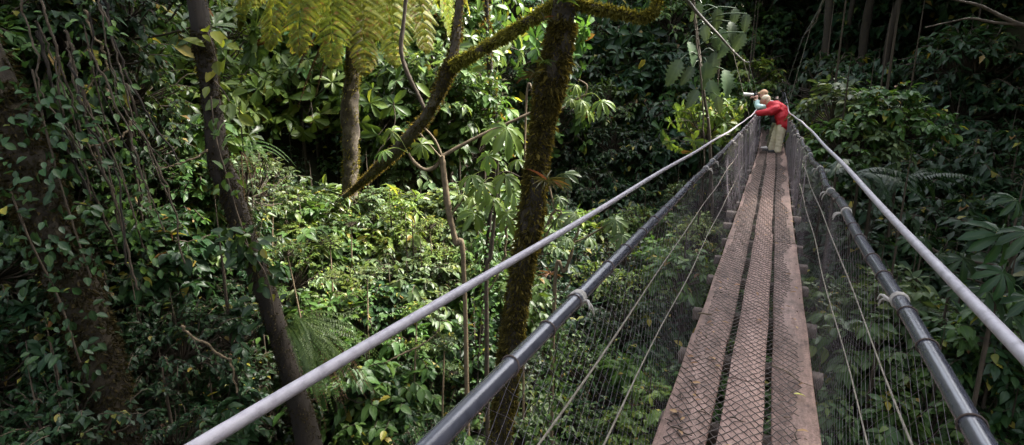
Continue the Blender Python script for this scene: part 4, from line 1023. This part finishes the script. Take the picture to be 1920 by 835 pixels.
fill(1030, 1330, 250, 430, 20, wall, ['fine', 'fine'], ['blue', 'dark'], (1.1, 1.6), 'dark bushes low on the far wall', 'shrub', 11, .03)
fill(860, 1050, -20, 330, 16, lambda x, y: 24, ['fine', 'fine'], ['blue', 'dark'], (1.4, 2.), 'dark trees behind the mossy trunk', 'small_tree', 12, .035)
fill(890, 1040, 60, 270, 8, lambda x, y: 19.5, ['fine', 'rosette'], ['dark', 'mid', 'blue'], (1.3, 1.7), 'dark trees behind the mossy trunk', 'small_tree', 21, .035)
fill(200, 480, 300, 520, 8, lambda x, y: 7.0, ['broad', 'small'], ['mid', 'lime', 'grey'], (.4, .6), 'shrubs behind the slim dark trunk', 'shrub', 22)
under = lambda x, y: np.interp(y, [400, 500, 620, 860], [16, 12.5, 9.5, 6.8])
fill(1000, 1330, 420, 620, 26, under, ['small', 'fine', 'broad', 'small'], ['mid', 'blue', 'dark', 'lime'], (.7, 1.1), 'bushes on the gorge floor beside the bridge', 'shrub', 13)
fill(1000, 1260, 620, 880, 22, under, ['small', 'small', 'broad'], ['mid', 'dark', 'mid'], (.5, .8), 'bushes seen through the near netting', 'shrub', 14)
fill(1230, 1530, 330, 880, 22, lambda x, y: np.interp(y, [330, 500, 620, 880], [18, 12, 9.5, 7]), ['small', 'broad'], ['mid', 'dark'], (.6, .9), 'bushes straight below the deck', 'shrub', 15)
fill(1530, 1760, 560, 850, 14, lambda x, y: np.interp(y, [560, 850], [7.6, 6.2]), ['broad', 'broad', 'small'], ['mid', 'mid', 'grey'], (.45, .7), 'leafy shrubs outside the black pipe', 'shrub', 16)
fill(1740, 1960, 620, 880, 8, lambda x, y: 6.6, ['broad'], ['dark', 'mid'], (.45, .65), 'shaded shrubs outside the thick grey cable', 'shrub', 17)
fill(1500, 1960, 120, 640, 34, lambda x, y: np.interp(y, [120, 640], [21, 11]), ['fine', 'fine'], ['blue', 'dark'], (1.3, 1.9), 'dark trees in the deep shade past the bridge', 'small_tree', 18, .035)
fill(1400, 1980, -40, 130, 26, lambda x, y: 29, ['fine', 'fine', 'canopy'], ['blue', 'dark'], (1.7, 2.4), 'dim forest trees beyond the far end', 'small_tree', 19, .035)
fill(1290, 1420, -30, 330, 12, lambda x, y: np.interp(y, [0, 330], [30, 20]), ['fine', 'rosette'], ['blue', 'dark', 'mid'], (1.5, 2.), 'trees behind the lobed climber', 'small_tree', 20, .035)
# shrubs with a face of their own
for k, (px, py, r, s, kind, tone, lab) in enumerate([
    (1320, 245, 15.5, 1.0, 'rosette', 'lime', 'pale lime rosette-leaved bush glowing beside the bridge walkers'),
    (1350, 225, 15.8, .8, 'rosette', 'lime', 'smaller lime bush tucked against the glowing one by the walkers'),
    (1408, 150, 21, 1.0, 'broad', 'lime', 'bright green leafy bush just above the walkers and the netting'),
    (1400, 178, 20, .7, 'broad', 'mid', 'small green bush behind the long camera lens'),
    (1560, 215, 13.0, .85, 'broad', 'grey', 'pale grey-green bush catching light beside the far handrail'),
    (1600, 262, 12.5, .8, 'broad', 'grey', 'low pale bush between the grey cable and the lit shaded-side crown'),
    (1650, 225, 12.6, .85, 'broad', 'mid', 'rounded lit bush in the middle of the shaded side'),
    (1705, 245, 12.6, .8, 'broad', 'mid', 'outermost lit bush fading into the shaded side'),
    (1555, 270, 12.2, .7, 'broad', 'mid', 'small bush directly behind the thin grey cable'),
    (1650, 285, 12.2, .6, 'broad', 'grey', 'small drooping bush under the rounded lit one'),
    (1300, 460, 11, .8, 'small', 'lime', 'airy lime bush seen through the netting by the plank edge'),
    (1290, 520, 9.4, .7, 'broad', 'mid', 'broad-leaved bush with a red leaf seen through the netting'),
    (1215, 760, 7.3, .5, 'broad', 'lime', 'bright fresh green bush right under the plank edge'),
    (1180, 815, 6.9, .5, 'broad', 'lime', 'bright green bush low behind the lowest guide strand'),
    ]):
    plant(kind, tone, P(px, py, r), s, None, 'shrub', .03, np.random.default_rng(500 + k), lab)
def emergent(px, py, r, h, kind, tone, s, lab, seed):
    g = np.random.default_rng(seed); top = P(px, py, r); zt = min(tz(top[0], top[1]), top[2] - h) - .1
    o = thing('sapling', (top[0], top[1], zt), lab, 'sapling'); H = top[2] - zt
    st = spline([(0, 0, 0), (g.normal(0, .06), g.normal(0, .06), H * .5), (g.normal(0, .1), g.normal(0, .1), H)], 16)
    mb = MB(); mb.tube(st, np.linspace(.02, .008, 16), 6, rough=.15); mb.build('stem', M['pale_stem'], o)
    for k, q in enumerate((15, 12, 10)):
        lv, tw = protos(kind, tone, (seed + k) % 3); d = V(g.normal(0, .12), g.normal(0, .12), 0) * (k > 0)
        for nm, me in (('foliage', lv), ('twigs', tw)):
            f = link(nm, me, o); f.location = tuple(st[q] + d); ss = s * (1 - .2 * k); f.scale = (ss, ss, ss * .7); f.rotation_euler = (0, 0, k * 2.)
for k, (px, py, r, s, kind, tone, lab) in enumerate([
    (500, 330, 7.6, .28, 'lance', 'grey', 'narrow-leaved sapling rising just past the kinked slim dark trunk'),
    (535, 372, 7.9, .26, 'broad', 'lime', 'pale young sapling at the lit edge of the dark ravine'),
    (598, 382, 8.6, .24, 'lance', 'mid', 'thin sapling with hanging narrow leaves before the ravine'),
    (712, 372, 8.8, .30, 'broad', 'grey', 'broad-leaved sapling beneath the slanting lower stem of the forked tree'),
    (752, 392, 8.4, .24, 'rosette', 'lime', 'rosette-topped sapling between the slanting stem and the Y-forked sapling'),
    (655, 420, 8.0, .26, 'broad', 'mid', 'leafy sapling hiding the foot of the tree fern trunk'),
    (800, 420, 8.2, .26, 'lance', 'lime', 'lime narrow-leaved sapling just beside the Y-forked mossy stem'),
    (690, 520, 7.0, .22, 'broad', 'grey', 'small pale sapling in the middle of the sunlit bank'),
    (760, 590, 6.6, .20, 'broad', 'lime', 'small yellow-green sapling rising over the grey grip cable'),
    (560, 470, 6.8, .24, 'lance', 'mid', 'drooping narrow-leaved sapling beside the slim trunk bend'),
    (830, 640, 6.4, .20, 'rosette', 'grey', 'grey-green rosette sapling between the grip cable and the pipe'),
    (620, 455, 7.4, .22, 'small', 'lime', 'airy small-leaved sapling on the sunlit bank below the tree fern'),
    ]):
    emergent(px, py, r, .9, kind, tone, s, lab, 900 + k)
# mossy fern patch low on the shaded side
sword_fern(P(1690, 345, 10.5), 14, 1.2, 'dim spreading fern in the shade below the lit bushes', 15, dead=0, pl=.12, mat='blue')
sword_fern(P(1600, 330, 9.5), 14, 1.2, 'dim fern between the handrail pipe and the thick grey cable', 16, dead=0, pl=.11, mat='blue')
sword_fern(P(1165, 690, 8.0), 14, .7, 'feathery pale fern seen through the netting', 17, dead=0, pl=.09, mat='sword')

# ------------------------------------------------------------------ tall canopy trees added, crowns out of view, to shade the sides
def added_shade_tree(x, y, ztop, s, label, seed, n=5, tone='dark', off=(0, 0)):
    g = np.random.default_rng(seed); z0 = tz(x, y) - .3
    o = thing('added_shade_tree', (x, y, z0), label, 'tree', 'tall canopy trees added to shade the gorge')
    h = ztop - z0; c = spline([(0, 0, 0), (.2 + off[0] * .15, .1 + off[1] * .15, h * .6), (off[0], off[1], h)], 20)
    mb = MB(); mb.tube(c, np.linspace(.13, .07, 20), 10, rough=.1, seed=seed); mb.build('trunk', M['bark'], o)
    for k in range(n):
        a = k * 2.4 + g.random(); q = s * (.25 + .5 * math.sqrt(k / n)); d = V(math.cos(a) * q, math.sin(a) * q, g.uniform(-.1, .25) * s)
        lv, tw = protos('canopy', tone, k % 3); f = link('crown', lv, o); f.location = tuple(c[-1] + d); ss = s * .62
        f.scale = (ss, ss, ss * .6); f.rotation_euler = (0, 0, g.random() * 6)
        mb = MB(); mb.tube(spline([c[-4], c[-2] + d * .4, c[-1] + d], 8), np.linspace(.1, .03, 8), 6); mb.build('limb', M['bark'], o)
CL = 'tall dark canopy tree added to shade a side of the gorge'
for k, (x, y, zt, s, n) in enumerate([(5.2, 3.2, 7, 3.2, 3), (3.7, 7.4, 7.6, 2.9, 3), (7.4, 9.5, 8, 3.4, 3), (7.4, 14, 8, 3.8, 4), (9.2, 19, 8, 4.2, 12), (9, 25, 8.5, 5, 12), (6, 29, 10, 4.5, 10), (11, 12, 7, 5, 12), (11, 6, 6.5, 5, 9), (14, 19, 7.5, 5, 9),
        (6, -2, 7.5, 4, 7), (11, 33, 12, 5, 8), (3, 38, 13, 4.5, 7), (-10.5, -.5, 7.5, 3.2, 8), (-13, 1.5, 9, 4, 8)]):
    ox = 3.0 if 0 < x < 7.9 and y < 22 else 0
    added_shade_tree(x + ox, y - .5 * ox, zt, s, CL, 700 + k, n, off=(-ox, .5 * ox))
settle_labels()

# ------------------------------------------------------------------ light, air, camera
SUN_EL, SUN_AZ = 49.0, -53.0           # azimuth to the left of the bridge line
w = bpy.data.worlds.new('World'); SC.world = w; w.use_nodes = True
nt = w.node_tree; bg = nt.nodes['Background']
sky = nt.nodes.new('ShaderNodeTexSky'); sky.sky_type = 'NISHITA'; sky.sun_disc = False
sky.sun_elevation = R_(SUN_EL); sky.sun_rotation = R_(-SUN_AZ); sky.dust_density = 4.0; sky.ozone_density = 1.0; sky.air_density = 1.0
hz = nt.nodes.new('ShaderNodeHueSaturation'); hz.inputs['Saturation'].default_value = .4   # hazy, whitish sky
nt.links.new(sky.outputs[0], hz.inputs['Color']); nt.links.new(hz.outputs[0], bg.inputs[0]); bg.inputs[1].default_value = .115
sl = bpy.data.lights.new('sun', 'SUN'); sl.energy = 2.9; sl.angle = R_(13.0); sl.color = (1, .95, .86)
so = bpy.data.objects.new('sun', sl); COL.objects.link(so)
to_sun = V(-math.sin(R_(SUN_AZ)) * math.cos(R_(SUN_EL)), math.cos(R_(SUN_AZ)) * math.cos(R_(SUN_EL)), math.sin(R_(SUN_EL)))
import mathutils
so.rotation_euler = mathutils.Vector(to_sun).to_track_quat('Z', 'Y').to_euler()
so.location = tuple(to_sun * 60)
cd = bpy.data.cameras.new('camera_view'); cd.sensor_width = 36; cd.lens = FOC / 1920 * 36; cd.clip_end = 2000; cd.clip_start = .05
co = bpy.data.objects.new('camera_view', cd); COL.objects.link(co)
co.location = tuple(EYE); co.rotation_euler = mathutils.Matrix([RT, UP, -FW]).transposed().to_euler()
SC.camera = co
cy = SC.cycles
cy.max_bounces = 6; cy.diffuse_bounces = 3; cy.glossy_bounces = 2; cy.transmission_bounces = 3; cy.transparent_max_bounces = 4
cy.caustics_reflective = False; cy.caustics_refractive = False
cy.sample_clamp_indirect = 4
vs = SC.view_settings; vs.view_transform = 'Standard'; vs.look = 'None'; vs.gamma = 1; vs.use_curve_mapping = False; vs.exposure = 3.05
